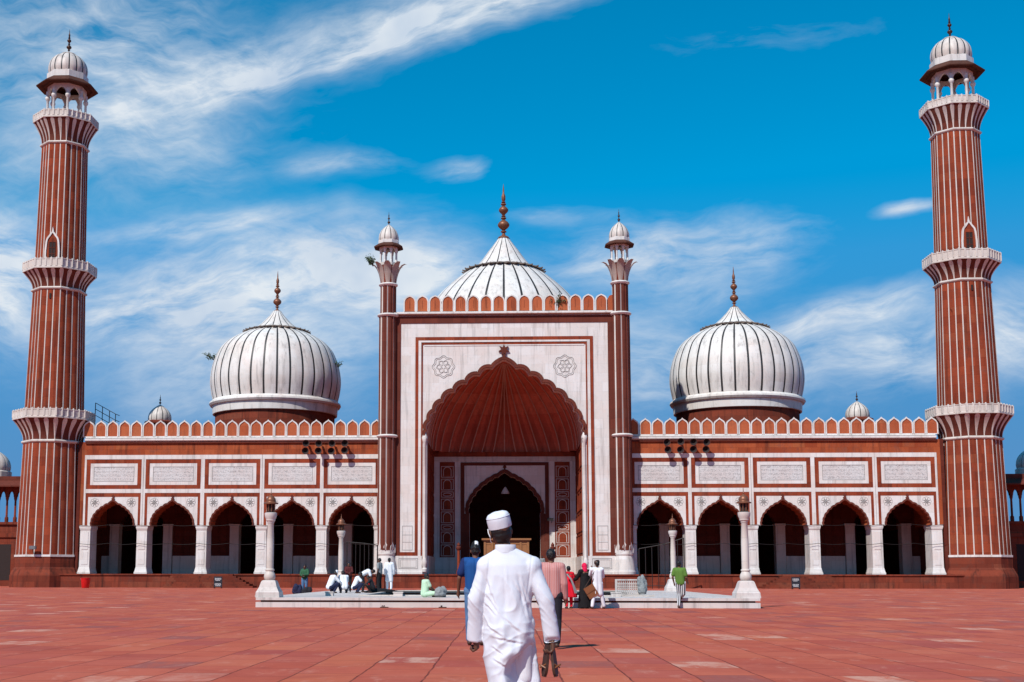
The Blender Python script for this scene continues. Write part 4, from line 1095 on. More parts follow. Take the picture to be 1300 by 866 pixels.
# ------------------------------------------------------------------ people
DG = None
def V3(*a): return Vector(a)
def capsule(mb, a, b, ra, rb=None, n=12):
    rb = ra if rb is None else rb
    a, b = Vector(a), Vector(b); d = b-a; L = d.length
    t = d.normalized() if L > 1e-6 else Vector((0, 0, 1)); x = t.orthogonal().normalized(); y = t.cross(x)
    rings = []
    for i in range(1, 5): q = PI/2*i/4; rings.append((a-t*ra*math.cos(q), ra*math.sin(q)))
    for i in range(0, 4): q = PI/2*i/4; rings.append((b+t*rb*math.sin(q), rb*math.cos(q)))
    Vv = [a-t*ra]; F = []
    for c, r in rings:
        for k in range(n): w = 2*PI*k/n; Vv.append(c+(x*math.cos(w)+y*math.sin(w))*r)
    Vv.append(b+t*rb); m = len(rings)
    for k in range(n):
        F.append((0, 1+(k+1) % n, 1+k)); F.append((len(Vv)-1, 1+(m-1)*n+k, 1+(m-1)*n+(k+1) % n))
        for j in range(m-1): F.append((1+j*n+k, 1+j*n+(k+1) % n, 1+(j+1)*n+(k+1) % n, 1+(j+1)*n+k))
    mb.add(Vv, F)
def ellip(mb, c, r, R=None, n=14):
    c = Vector(c); Vv = [c+(R @ Vector((0, 0, -r[2])) if R else Vector((0, 0, -r[2])))]; F = []; m = 7
    for j in range(1, m+1):
        q = PI*j/(m+1)
        for k in range(n):
            w = 2*PI*k/n; p = Vector((r[0]*math.sin(q)*math.cos(w), r[1]*math.sin(q)*math.sin(w), -r[2]*math.cos(q))); Vv.append(c+(R @ p if R else p))
    Vv.append(c+(R @ Vector((0, 0, r[2])) if R else Vector((0, 0, r[2]))))
    for k in range(n):
        F.append((0, 1+(k+1) % n, 1+k)); F.append((len(Vv)-1, 1+(m-1)*n+k, 1+(m-1)*n+(k+1) % n))
        for j in range(m-1): F.append((1+j*n+k, 1+j*n+(k+1) % n, 1+(j+1)*n+(k+1) % n, 1+(j+1)*n+k))
    mb.add(Vv, F)
def loft(mb, rows, n=32, pw=2.0):
    """rows of (z, cx, cy, rx, ry)"""
    Vv = []; F = []
    for z, cx, cy, rx, ry in rows:
        for k in range(n):
            w = 2*PI*k/n; c, s = math.cos(w), math.sin(w)
            Vv.append((cx+rx*math.copysign(abs(c)**(2/pw), c), cy+ry*math.copysign(abs(s)**(2/pw), s), z))
    for j in range(len(rows)-1):
        for k in range(n): F.append((j*n+k, j*n+(k+1) % n, (j+1)*n+(k+1) % n, (j+1)*n+k))
    F += [tuple(range(n))[::-1], tuple((len(rows)-1)*n+k for k in range(n))]
    mb.add(Vv, F)
def fuse(mb, name, mats, parent=None, voxel=.012, smooth=3, wr=0., wfreq=(9, 9, 2.2), sel=None, loc=None, disp=None):
    """fuse overlapping closed pieces into one continuous skin"""
    me = bpy.data.meshes.new(name); me.from_pydata(mb.v, [], mb.f)
    t = bpy.data.objects.new(name+'_t', me); COL.objects.link(t)
    r = t.modifiers.new('r', 'REMESH'); r.mode = 'VOXEL'; r.voxel_size = voxel; r.adaptivity = 0
    if smooth:
        s_ = t.modifiers.new('s', 'SMOOTH'); s_.factor = .5; s_.iterations = smooth
    dg = bpy.context.evaluated_depsgraph_get(); dg.update()
    m2 = bpy.data.meshes.new_from_object(t.evaluated_get(dg)); bpy.data.objects.remove(t); bpy.data.meshes.remove(me)
    m2.name = name
    if wr or disp:
        nr = [v.normal.copy() for v in m2.vertices]
        for v, n in zip(m2.vertices, nr):
            p = v.co.copy()
            if wr:
                q = Vector((p.x*wfreq[0]+p.z*2.0, p.y*wfreq[1], p.z*wfreq[2]+p.x*1.5))
                v.co = p+n*wr*(noise.noise(q)+.5*noise.noise(q*2.1+Vector((7, 3, 1))))
            if disp: v.co = disp(v.co, n)
    m2.materials.clear()
    for m in (mats if isinstance(mats, (list, tuple)) else [mats]): m2.materials.append(m)
    for p in m2.polygons:
        p.use_smooth = True; p.material_index = sel(p.center, p.normal) if sel else 0
    ob = bpy.data.objects.new(name, m2); COL.objects.link(ob)
    if parent: ob.parent = parent
    if loc: ob.location = loc
    return ob
SKIN = plain('brown_skin', (.17, .075, .042), .55, var=.15); SKIND = plain('dark_brown_skin', (.115, .050, .030), .5, var=.15)
HAIR = plain('black_hair', (.010, .008, .008), .5)
def cloth(name, col, rough=.85, var=.12): return plain(name, col, rough, 0, var, 5., .2)
def striped(name, ca, cb, sc, ax=0, share=.5):
    m, k, b = new_mat(name); X = k.xyz(k.n('ShaderNodeTexCoord').outputs['Object'])
    f = k.m('FRACT', k.m('MULTIPLY', X[ax], sc)); k.put(b.inputs['Base Color'], k.mix(k.m('GREATER_THAN', f, share), ca, cb)); k.put(b.inputs['Roughness'], .85); return m
WHITEC = cloth('white_cotton', (.80, .80, .82)); BLUEC = cloth('royal_blue_cotton', (.012, .075, .25)); DENIM = cloth('blue_denim', (.10, .20, .36), var=.4)
PINKC = striped('pale_red_striped_shirt', (.47, .17, .155), (.55, .29, .265), 34, 0); DARKC = cloth('charcoal_cloth', (.022, .022, .028)); NAVY = cloth('navy_cloth', (.022, .025, .06))
REDC = cloth('bright_red_cloth', (.72, .012, .03)); MAGC = cloth('crimson_pink_cloth', (.72, .015, .075)); BLACKC = cloth('black_cloth', (.012, .011, .012))
GREENC = cloth('olive_green_cotton', (.10, .20, .035)); MINT = cloth('mint_green_cotton', (.52, .72, .50)); GREYC = cloth('grey_cloth', (.25, .26, .26)); MAROON = cloth('maroon_cloth', (.09, .018, .018))
PLAID = striped('green_plaid_cloth', (.03, .16, .06), (.012, .03, .02), 14, 2)
STRIPE = striped('black_white_striped_cloth', (.012, .012, .014), (.65, .65, .65), 15, 0)
LEATHER = plain('tan_leather', (.22, .075, .025), .45)
SOLE = plain('dark_leather', (.060, .028, .018), .5)

BASE = dict(pel=(0, 0, .92), waist=(0, 0, 1.05), chest=(0, .0, 1.27), neck=(0, .0, 1.43), head=(0, .02, 1.57),
    shL=(-.175, 0, 1.385), elL=(-.225, -.02, 1.10), wrL=(-.235, .05, .86), shR=(.175, 0, 1.385), elR=(.225, -.02, 1.10), wrR=(.235, .05, .86),
    hiL=(-.09, 0, .90), knL=(-.10, .02, .49), anL=(-.10, -.02, .08), hiR=(.09, 0, .90), knR=(.10, .02, .49), anR=(.10, -.02, .08), face=(0, 1, 0), foL=(0, 1, 0), foR=(0, 1, 0))
def J_(**kw):
    d = dict(BASE); d.update(kw); return {k: Vector(v) for k, v in d.items()}
SQUAT = J_(pel=(0, -.10, .28), waist=(0, -.06, .42), chest=(0, .06, .63), neck=(0, .14, .77), head=(0, .22, .88), shL=(-.17, .10, .73), elL=(-.22, .28, .52), wrL=(-.12, .48, .42), shR=(.17, .10, .73), elR=(.22, .28, .52), wrR=(.12, .48, .42),
    hiL=(-.10, -.08, .26), knL=(-.17, .30, .46), anL=(-.13, .06, .07), hiR=(.10, -.08, .26), knR=(.17, .30, .46), anR=(.13, .06, .07))
SIT = J_(pel=(0, 0, .12), waist=(0, .0, .26), chest=(0, .04, .48), neck=(0, .07, .63), head=(0, .10, .77), shL=(-.175, .05, .59), elL=(-.22, .16, .36), wrL=(-.15, .38, .26), shR=(.175, .05, .59), elR=(.22, .16, .36), wrR=(.15, .38, .26),
    hiL=(-.10, .02, .11), knL=(-.30, .34, .16), anL=(-.02, .40, .07), hiR=(.10, .02, .11), knR=(.30, .34, .16), anR=(.02, .48, .07))
BEND = J_(pel=(0, -.12, .88), waist=(0, -.02, .97), chest=(0, .20, 1.07), neck=(0, .36, 1.09), head=(0, .49, 1.06), shL=(-.17, .30, 1.06), elL=(-.20, .38, .78), wrL=(-.12, .50, .55), shR=(.17, .30, 1.06), elR=(.20, .38, .78), wrR=(.12, .50, .55), hiL=(-.09, -.12, .87), hiR=(.09, -.12, .87), face=(0, .8, -.6))
def person(label, loc, rz, J, H=1.7, skin=SKIN, top=None, top_len='hip', sleeve='short', legs=None, hair=HAIR, hat=None, group=None, vox=.014, robe=None, shoes=SOLE, fingers=False, extra=None, slim=1., wr=.006):
    k = H/1.7; J = {n: (v*k if n not in ('face', 'foL', 'foR') else v.normalized()) for n, v in J.items()}
    s = k*slim; m = MB()
    hd = J['head']; up = (hd-J['neck']).normalized(); fc = (J['face']-up*J['face'].dot(up)).normalized(); sd = fc.cross(up)
    R = Matrix((sd, fc, up)).transposed()
    at = lambda x, y, z: hd+R @ Vector((x, y, z))*k
    ellip(m, at(0, -.01, .02), (.076*k, .095*k, .098*k), R); ellip(m, at(0, .02, -.05), (.058*k, .070*k, .075*k), R); ellip(m, at(0, .045, -.10), (.035*k, .04*k, .03*k), R)
    capsule(m, at(0, .088, .015), at(0, .105, -.03), .010*k, .017*k); ellip(m, at(0, .083, -.062), (.024*k, .014*k, .010*k), R); ellip(m, at(0, .082, .03), (.05*k, .014*k, .012*k), R)
    for e in (-1, 1): ellip(m, at(e*.078, -.01, -.01), (.012*k, .024*k, .034*k), R)
    capsule(m, J['neck']-up*.05*k, hd-up*.06*k, .055*s, .052*s)
    capsule(m, J['shL'], J['shR'], .062*s); capsule(m, (J['chest']+J['shL']*.5+J['shR']*.5)/2+Vector((-.05*k, 0, 0)), J['pel']+Vector((-.045*k, 0, 0)), .105*s, .10*s)
    capsule(m, (J['chest']+J['shL']*.5+J['shR']*.5)/2+Vector((.05*k, 0, 0)), J['pel']+Vector((.045*k, 0, 0)), .105*s, .10*s)
    for S in 'LR':
        capsule(m, J['sh'+S], J['el'+S], .050*s, .038*s); capsule(m, J['el'+S], J['wr'+S], .039*s, .027*s)
        w = J['wr'+S]; d = (w-J['el'+S]).normalized(); tside = (Vector((0, 1, 0))-d*d.y)
        tside = tside.normalized() if tside.length > .2 else Vector((1, 0, 0)); nrm = d.cross(tside).normalized()
        capsule(m, w, w+d*.075*k, .027*k, .032*k)
        for i, (o, L) in enumerate(((.030, .062), (.010, .074), (-.010, .07), (-.029, .054))):
            b0 = w+d*.078*k+tside*o*k; b1 = b0+d*L*.55*k+nrm*.006*k; b2 = b1+(d*.8+nrm*(.6 if S == 'L' else -.6)).normalized()*L*.5*k
            capsule(m, b0, b1, .0095*k, .009*k, 8); capsule(m, b1, b2, .009*k, .0075*k, 8)
        capsule(m, w+d*.02*k+tside*.022*k, w+d*.07*k+tside*.052*k, .012*k, .009*k, 8)
        capsule(m, J['hi'+S], J['kn'+S], .082*s, .055*s); capsule(m, J['kn'+S], J['an'+S], .054*s, .036*s)
        f = J['fo'+S].copy(); f.z = 0; f = f.normalized() if f.length > .01 else Vector((0, 1, 0)); a_ = J['an'+S]
        capsule(m, a_-f*.03*k-Vector((0, 0, .035*k)), a_+f*.13*k-Vector((0, 0, .045*k)), .036*k, .030*k)
    bd = fuse(m, 'person', skin, None, vox, 2)
    bd.location = loc; bd.rotation_euler.z = rz; tag(bd, label, 'person', group)
    # eyes
    m = MB()
    for e in (-1, 1): ellip(m, at(e*.032, .080, .012), (.012*k, .008*k, .007*k), R, 8)
    m.build('eyes', HAIR, bd)
    if hair:
        m = MB(); ellip(m, at(0, -.022, .032), (.083*k, .098*k, .095*k), R); ellip(m, at(0, -.050, -.012), (.074*k, .056*k, .062*k), R)
        fuse(m, 'hair', hair, bd, min(vox*.8, .010), 1, .010, (42, 42, 42))
    g = .020*k
    if top:
        m = MB(); hem = J['pel'] if top_len != 'waist' else J['waist']
        c2 = (J['chest']+J['shL']*.5+J['shR']*.5)/2
        capsule(m, J['shL']*.97+J['neck']*.03, J['shR']*.97+J['neck']*.03, .062*s+g); capsule(m, J['neck']-(J['neck']-J['chest'])*.5, J['neck']-(J['neck']-J['chest'])*.12, .09*s, .060*k+.008)
        for e in (-1, 1): capsule(m, c2+Vector((e*.058*k, 0, 0)), hem+Vector((e*.055*k, 0, 0)), .108*s+g, .104*s+g)
        for S in 'LR':
            e_ = J['el'+S]; a_ = J['sh'+S]
            if sleeve == 'short': capsule(m, a_, a_+(e_-a_)*.68, .062*s+g*.7, .055*s+g)
            else: capsule(m, a_, e_, .056*s+g, .045*s+g); capsule(m, e_, e_+(J['wr'+S]-e_)*(.97 if sleeve == 'long' else .2), .045*s+g, .036*s+g)
        if top_len == 'knee':
            kn = (J['knL']+J['knR'])/2; hp = J['pel']
            for t0, t1 in ((0, 1),):
                for e in (-1, 1): capsule(m, hp+Vector((e*.055*k, 0, 0)), kn*.9+hp*.1+Vector((e*.085*k, 0, 0)), .105*s+g, .10*s+g)
        fuse(m, 'kurta' if top_len == 'knee' else 'shirt', top, bd, vox, 3, wr, sel=(lambda c, n: 1 if abs(c.x) > .185*k else 0) if isinstance(top, list) else None)
    if legs:
        m = MB()
        for S in 'LR':
            capsule(m, J['hi'+S], J['kn'+S], .092*s+g*.6, .064*s+g*.7); capsule(m, J['kn'+S], J['kn'+S]+(J['an'+S]-J['kn'+S])*.93, .062*s+g*.7, .054*s+g*.5)
        capsule(m, J['hiL'], J['hiR'], .10*s+g*.6)
        fuse(m, 'trousers', legs, bd, vox, 3, wr)
    if robe:
        mat, top_z, bot, rx, ry = robe; m = MB(); hp = J['pel']; rows = []
        for i in range(9):
            t = i/8; rows.append((J['chest'].z*(1-t)+bot*t, J['chest'].x*(1-t)+hp.x*t, hp.y, (.15+(rx-.15)*t**.8)*k, (.12+(ry-.12)*t**.8)*k))
        loft(m, rows[::-1]); capsule(m, J['shL'], J['shR'], .065*s+g)
        for e in (-1, 1): capsule(m, J['chest']+Vector((e*.05*k, 0, 0)), J['pel'], .12*s, .12*s)
        for S in 'LR': capsule(m, J['sh'+S], J['el'+S], .058*s+g, .05*s+g); capsule(m, J['el'+S], J['wr'+S], .05*s+g, .045*s+g)
        fuse(m, 'dress', mat, bd, vox, 3, wr*1.5)
    if shoes:
        m = MB()
        for S in 'LR':
            f = J['fo'+S].copy(); f.z = 0; f = f.normalized() if f.length > .01 else Vector((0, 1, 0)); a_ = J['an'+S]
            capsule(m, a_-f*.035*k-Vector((0, 0, .036*k)), a_+f*.14*k-Vector((0, 0, .045*k)), .042*k, .036*k)
        fuse(m, 'shoes', shoes, bd, vox*.8, 1)
    if hat == 'cap':
        m = MB(); capsule(m, at(0, -.012, .055), at(0, -.012, .10), .088*k, .072*k); o_ = fuse(m, 'cap', WHITEC, bd, vox*.7, 2)
    if hat == 'cap2':
        m = MB(); capsule(m, at(0, -.012, .055), at(0, -.012, .10), .088*k, .072*k); o_ = fuse(m, 'cap', [BLACKC, WHITEC], bd, vox*.7, 2, sel=lambda c, n: 1 if -.01*k < (c-hd).dot(sd) < .045*k else 0)
    if hat == 'flat':
        m = MB(); capsule(m, at(-.02, -.01, .06), at(.02, -.01, .085), .09*k, .08*k); capsule(m, at(.0, .08, .05), at(.0, .13, .05), .05*k, .04*k); fuse(m, 'cap', BRONZD, bd, vox*.7, 2)
    if hat in ('hijab', 'shawl'):
        m = MB(); ellip(m, at(0, -.015, .015), (.105*k, .112*k, .125*k), R); capsule(m, at(0, -.03, -.08), J['neck'], .095*k, .12*k)
        fuse(m, 'headscarf', MAGC if hat == 'hijab' else WHITEC, bd, vox, 2, .008, (12, 12, 12))
    return bd

# --- the man in white in the foreground
def fg_man():
    X0, Y0 = .15, 9.4
    m = MB(); tilt = Matrix.Rotation(-RAD(11), 3, 'Y') @ Matrix.Rotation(RAD(18), 3, 'Z') @ Matrix.Rotation(RAD(6), 3, 'X')
    hd = Vector((-.075, .02, 1.525)); at = lambda x, y, z: hd+tilt @ Vector((x, y, z))
    ellip(m, at(0, -.012, .025), (.076, .096, .098), tilt); ellip(m, at(0, .02, -.05), (.058, .070, .078), tilt); ellip(m, at(0, .05, -.10), (.034, .038, .028), tilt)
    capsule(m, at(0, .09, .015), at(0, .108, -.03), .009, .016); ellip(m, at(0, .085, -.062), (.024, .013, .009), tilt); ellip(m, at(0, .083, .03), (.05, .013, .011), tilt)
    for e in (-1, 1):
        ellip(m, at(e*.080, -.008, -.012), (.011, .022, .034), tilt @ Matrix.Rotation(e*.35, 3, 'Z')); ellip(m, at(e*.078, 0.004, -.04), (.008, .010, .013), tilt)
    capsule(m, (-.035, -.005, 1.36), at(0, -.012, -.05), .054, .053)
    capsule(m, (-.15, 0, 1.275), (.135, 0, 1.275), .048)
    for e in (-1, 1): capsule(m, (e*.055-.015, 0, 1.18), (e*.05-.01, 0, .84), .10, .098)
    arms = {'L': ((-.19, 0, 1.268), (-.255, -.03, 1.01), (-.262, .04, .745)), 'R': ((.172, 0, 1.268), (.256, -.05, 1.01), (.302, -.02, .742))}
    for S, (a, b, c) in arms.items(): capsule(m, a, b, .046, .037); capsule(m, b, c, .037, .026)
    # left hand: relaxed, curled backwards
    w = Vector(arms['L'][2]); d = Vector((.16, .12, -1)).normalized(); t = Vector((0.2, 1, .15)).normalized(); t = (t-d*t.dot(d)).normalized(); n = d.cross(t).normalized()
    def hand(w, d, t, n, curl, sgn):
        capsule(m, w, w+d*.03, .026, .030)
        for o in (-.024, -.008, .008, .024): capsule(m, w+d*.03+t*o, w+d*.085+t*o*1.15, .0165, .0135, 10)
        for o, L in ((.029, .072), (.010, .082), (-.010, .077), (-.029, .062)):
            p0 = w+d*.088+t*o; d1 = (d*math.cos(curl)+n*sgn*math.sin(curl)).normalized(); p1 = p0+d1*L*.45
            d2 = (d*math.cos(curl*2.2)+n*sgn*math.sin(curl*2.2)).normalized(); p2 = p1+d2*L*.32
            d3 = (d*math.cos(curl*3.1)+n*sgn*math.sin(curl*3.1)).normalized(); p3 = p2+d3*L*.26
            capsule(m, p0, p1, .0100, .0094, 10); capsule(m, p1, p2, .0094, .0086, 10); capsule(m, p2, p3, .0086, .0074, 10)
        q0 = w+d*.022+t*.022; q1 = q0+(d*.6+t*.62+n*sgn*.35).normalized()*.045; q2 = q1+(d*.85+t*.12+n*sgn*.5).normalized()*.032
        capsule(m, q0, q1, .0145, .0115, 10); capsule(m, q1, q2, .0112, .009, 10)
    hand(w, d, t, n, 1.15, -1)
    w = Vector(arms['R'][2]); d = Vector((.0, -.06, -1)).normalized(); t = Vector((-.25, 1, 0)); t = (t-d*t.dot(d)).normalized(); n = d.cross(t).normalized()
    hand(w, d, t, n, .85, -1 if n.x > 0 else 1)
    for e, kf, af in ((-1, .10, -.12), (1, .0, .16)):
        h = Vector((e*.09-.01, 0, .84)); kn = Vector((e*.095, kf, .46)); an = Vector((e*.09+.01, af, .09 if e > 0 else .12))
        capsule(m, h, kn, .082, .055); capsule(m, kn, an, .054, .036); capsule(m, an+Vector((0, -.03, -.045)), an+Vector((0, .15, -.05)), .038, .030)
    bd = fuse(m, 'person', SKIND, None, .0055, 3); bd.location = (X0, Y0, 0)
    tag(bd, 'man seen from behind in white kurta and white cap, carrying sandals, closest to the camera', 'person')
    m = MB()
    for e in (-1, 1): ellip(m, at(e*.032, .083, .012), (.012, .008, .007), tilt, 8)
    m.build('eyes', HAIR, bd)
    m = MB(); ellip(m, at(0, -.020, .0), (.081, .084, .080), tilt); ellip(m, at(0, -.046, -.03), (.071, .055, .066), tilt); ellip(m, at(0, -.04, -.075), (.05, .045, .04), tilt)
    fuse(m, 'hair', HAIR, bd, .006, 2, .002, (60, 60, 60))
    # kurta
    m = MB()
    rows = [(.22, .045, .02, .215, .215), (.40, .024, .02, .187, .185), (.55, .004, .012, .186, .165), (.66, -.008, .005, .190, .155), (.76, -.014, 0, .188, .150), (.86, -.016, 0, .183, .143), (.98, -.016, 0, .178, .133), (1.10, -.014, 0, .180, .127), (1.20, -.012, 0, .186, .118), (1.27, -.012, 0, .180, .104), (1.315, -.014, 0, .150, .085), (1.35, -.022, 0, .105, .070), (1.375, -.032, -.002, .076, .064)]
    loft(m, rows, 48, 2.3)
    capsule(m, (-.18, 0, 1.272), (.162, 0, 1.272), .068, .068, 18); capsule(m, (-.13, 0, 1.30), (.09, 0, 1.30), .066, .066, 18); capsule(m, (-.188, 0, 1.268), (-.06, 0, 1.352), .064, .058, 16); capsule(m, (.17, 0, 1.268), (.0, 0, 1.352), .064, .058, 16)
    capsule(m, (-.17, 0, 1.25), (-.12, 0, 1.05), .085, .07, 16); capsule(m, (.15, 0, 1.25), (.10, 0, 1.05), .085, .07, 16)
    for S, (a, b, c) in arms.items():
        a, b, c = Vector(a), Vector(b), Vector(c); q = .6
        capsule(m, a+Vector((.01 if S == 'L' else -.01, 0, -.02)), b, .066, .060, 18); capsule(m, b, b+(c-b)*.8, .060, .057, 18)
        e0 = b+(c-b)*.55; e1 = c+(c-b).normalized()*.025; dd = (e1-e0).normalized(); x = dd.orthogonal().normalized(); y = dd.cross(x)
        vv = []; nn = 24
        for pnt, r in ((e0, .058), (e1-dd*.02, .059), (e1-dd*.006, .060), (e1, .059)):
            for i in range(nn): w_ = 2*PI*i/nn; vv.append(pnt+(x*math.cos(w_)+y*math.sin(w_))*r)
        m.add(vv, [(j*nn+i, j*nn+(i+1) % nn, (j+1)*nn+(i+1) % nn, (j+1)*nn+i) for j in range(3) for i in range(nn)]+[tuple(range(nn))[::-1], tuple(3*nn+i for i in range(nn))])
    N = noise.noise
    def sst(a, b, x): t_ = max(0, min(1, (x-a)/(b-a))); return t_*t_*(3-2*t_)
    def ridge(q): return (1-abs(N(q))*2)**2
    CREASES = [(-.174, 1.05, -.085, .91, .010, .007), (-.185, .99, -.10, .90, .009, .006), (.02, 1.15, .13, .98, .011, .007), (.087, 1.12, .16, .93, .010, .008), (-.06, .89, .075, .775, .012, .008),
        (-.12, .745, .09, .70, .011, .008), (-.17, .83, -.045, .742, .010, .007), (-.13, .59, -.02, .53, .010, .007), (-.19, 1.19, -.10, .95, .013, .007), (.06, 1.20, .118, .88, .013, .007), (-.05, 1.24, -.03, 1.0, .014, .005), (-.14, .68, -.05, .62, .009, .006)]
    def folds(p, n):
        x, y, z = p; back = max(0, -n.y); arm = sst(.185, .225, abs(x+.012)) * sst(.60, .78, z)*(1 if (x < -.2 or x > .18) else 0)
        d = 0.
        # drapes hanging from the shoulder blades towards the waist
        low = sst(1.28, 1.05, z)
        d += .017*low*(1-arm)*N(Vector((x*9+z*2.5, 1.3, z*1.6+x*2)))
        d += .010*low*(1-arm)*N(Vector((x*19-z*5, 4.1, z*3.2)))
        d += .006*(1-arm)*(ridge(Vector((x*8+z*7, y*4, z*5-x*6)))-.4)*low
        # creases over the seat
        seat = sst(.95, .80, z)*sst(.50, .62, z)*(1-arm)
        d += .0055*seat*(ridge(Vector((x*3+z*3.0, 8.8, z*11-x*5)))-.35)
        d += .014*back*math.exp(-((x+.06)/.10)**2-((z-.80)/.12)**2)+.010*back*math.exp(-((x-.07)/.09)**2-((z-.81)/.08)**2)
        # sleeves: slanting creases, tight at the elbow
        if arm > 0:
            e = math.exp(-((z-1.0)/.13)**2)
            d += arm*(.007*N(Vector((x*9+z*4, y*9, z*4)))+(.001+.005*e)*(ridge(Vector((x*6+z*10, y*9, z*17+x*20)))-.4))
        # collar-bone seam and shoulder seams
        for sx in (-.166, .143): d -= .005*math.exp(-((x-sx-(z-1.2)*.12)/.006)**2)*sst(1.0, 1.1, z)*back
        if back > .15:
            for (x0, z0, x1, z1, w_, h_) in CREASES:
                ex, ez = x1-x0, z1-z0; L2 = ex*ex+ez*ez; t_ = ((x-x0)*ex+(z-z0)*ez)/L2
                if -.15 < t_ < 1.15:
                    s_ = ((x-x0)*ez-(z-z0)*ex)/math.sqrt(L2)+.004*N(Vector((z*30, x*30, 5))); env = sst(-.15, .25, t_)*sst(1.15, .75, t_)*sst(.15, .5, back)
                    d += h_*env*(math.exp(-((s_+w_)/w_)**2)-math.exp(-(s_/w_)**2))
        q = p+n*d
        # the skirt swings: cloth stretched over the trailing left leg, hollow to its right
        bx = (.095 if z > .70 else -.055+.15*sst(.52, .70, z)) + .02*N(Vector((z*14, 2.2, 0)))
        if z < .48: bx += (.48-z)*.35
        hol = sst(.0, .06, x-bx)*sst(.76, .66, z)*back
        q.y += .11*hol
        q.y -= .030*back*math.exp(-((x-bx+.06)/.06)**2)*sst(.74, .6, z)
        return q
    kt = fuse(m, 'kurta', KURTA, bd, .0062, 14, disp=folds)
    m = MB(); n_ = 28; cc = Vector((-.034, -.002, 0))
    vv = []
    for r, z in ((.079, 1.360), (.0775, 1.395), (.0765, 1.418), (.074, 1.421), (.071, 1.418), (.071, 1.37)):
        for i in range(n_): w_ = 2*PI*i/n_; vv.append((cc.x+r*math.cos(w_), cc.y+r*.86*math.sin(w_), z+.012*-math.sin(w_)*0))
    m.add(vv, [(j*n_+i, j*n_+(i+1) % n_, (j+1)*n_+(i+1) % n_, (j+1)*n_+i) for j in range(5) for i in range(n_)]); m.build('collar', KURTA, kt, smooth=True, angle=60)
    # cap
    m = MB(); n_ = 40; vv = []; prof = [(.0915, -.050), (.0935, -.048), (.0950, -.02), (.0955, .015), (.0935, .045), (.088, .062), (.076, .076), (.05, .087), (.0, .091)]
    ct = Matrix.Rotation(-RAD(13), 3, 'Y') @ Matrix.Rotation(RAD(10), 3, 'X')
    cp = at(0, -.012, .062)
    for r, z in prof:
        for i in range(n_):
            w_ = 2*PI*i/n_; rr = r*(1+.016*N(Vector((math.cos(w_)*2.3, math.sin(w_)*2.3, z*16)))); p = Vector((rr*math.cos(w_)*.93, rr*math.sin(w_)*1.04, z*.84+.004+(.007*N(Vector((math.cos(w_)*1.6, math.sin(w_)*1.6, 9))) if z > .05 else 0)))
            vv.append(cp+ct @ p)
    m.add(vv, [(j*n_+i, j*n_+(i+1) % n_, (j+1)*n_+(i+1) % n_, (j+1)*n_+i) for j in range(len(prof)-1) for i in range(n_)]); cpo = m.build('cap', KURTA, bd, smooth=True, angle=45)
    m = MB(); m.tube([cp+ct @ Vector((.0938*math.cos(i*2*PI/40)*.93, .0938*math.sin(i*2*PI/40)*1.04, .044)) for i in range(40)], .0022, 5, closed=True); m.build('seam', KURTA, cpo)
    # mask loop behind the left ear
    m = MB(); m.tube([at(-.088, .01, .025), at(-.098, -.016, .0), at(-.092, -.024, -.03), at(-.084, .005, -.058), at(-.066, .05, -.08)], .0035, 6); m.build('mask_strap', WHITEC, bd, smooth=True)
    m = MB()
    for e, kf, af in ((-1, .10, -.12), (1, .0, .16)):
        h = Vector((e*.09-.01, 0, .84)); kn = Vector((e*.095, kf, .46)); an = Vector((e*.09+.01, af, .13 if e > 0 else .16)); capsule(m, h, kn, .095, .072); capsule(m, kn, an, .07, .062)
    capsule(m, (-.09, 0, .84), (.08, 0, .84), .10); fuse(m, 'trousers', WHITEC, bd, .012, 3, .006)
    return bd
def kurta_mat():
    m, k, b = new_mat('white_kurta_cotton'); p = k.n('ShaderNodeTexCoord').outputs['Object']
    n1 = k.noise(p, 26, 4, .6); n2 = k.noise(k.scale(p, (1., 1., .25)), 9, 3, .5, .6); n3 = k.noise(p, 900, 2, .5)
    k.put(b.inputs['Base Color'], k.mix(n1, (.70, .71, .76), (.64, .65, .71))); k.put(b.inputs['Roughness'], .85); k.put(b.inputs['Specular IOR Level'], .15)
    bump(k, b, k.m('ADD', k.m('MULTIPLY', n2, 1.), k.m('ADD', k.m('MULTIPLY', k.noise(k.scale(p, (1.5, 1.5, .5)), 16, 3, .5, 1.), .5), k.m('MULTIPLY', n3, .03))), .28, .010); return m
KURTA = kurta_mat()
fg_man()
# sandals carried in his right hand
SD = empty('sandals', (.436, 9.385, .655), 0, 'pair of dark leather sandals held in the hand of the man in white', 'sandals')
for e in (-1, 1):
    m = MB(); pts = []
    for i in range(22):
        t = i/21; z = .04-.235*t; w = .030+.012*math.sin(PI*min(1, t*1.05))+(.008 if t > .55 else 0)*math.sin(PI*(t-.55)/.45)
        if t > .93: w *= .75
        pts.append((z, w))
    poly = [(-w, z) for z, w in pts]+[(w, z) for z, w in pts[::-1]]
    i0 = len(m.v); m.prism(poly, -.008, .008)
    m.prism([(x*.93, z) for x, z in poly], .0081, .013, 0)
    A = Matrix.Rotation(RAD(7*-e), 3, 'Y') @ Matrix.Rotation(RAD(72*e), 3, 'Z')
    for i in range(i0, len(m.v)): q = A @ Vector(m.v[i]); m.v[i] = (q.x+e*.022, q.y, q.z)
    so = m.build('sole', SOLE, SD)
    m = MB(); L = []
    for zc in (-.115,):
        m.tube([(e*(.022+.055*math.sin(PI*i/10)), -.036+.072*i/10, zc-.02+.03*math.sin(PI*i/10)) for i in range(11)], .006, 6)
        m.tube([(e*(.022+.048*math.sin(PI*i/10)), -.036+.072*i/10, zc+.018-.03*math.sin(PI*i/10)) for i in range(11)], .006, 6)
    m.build('strap', LEATHER, so, smooth=True)

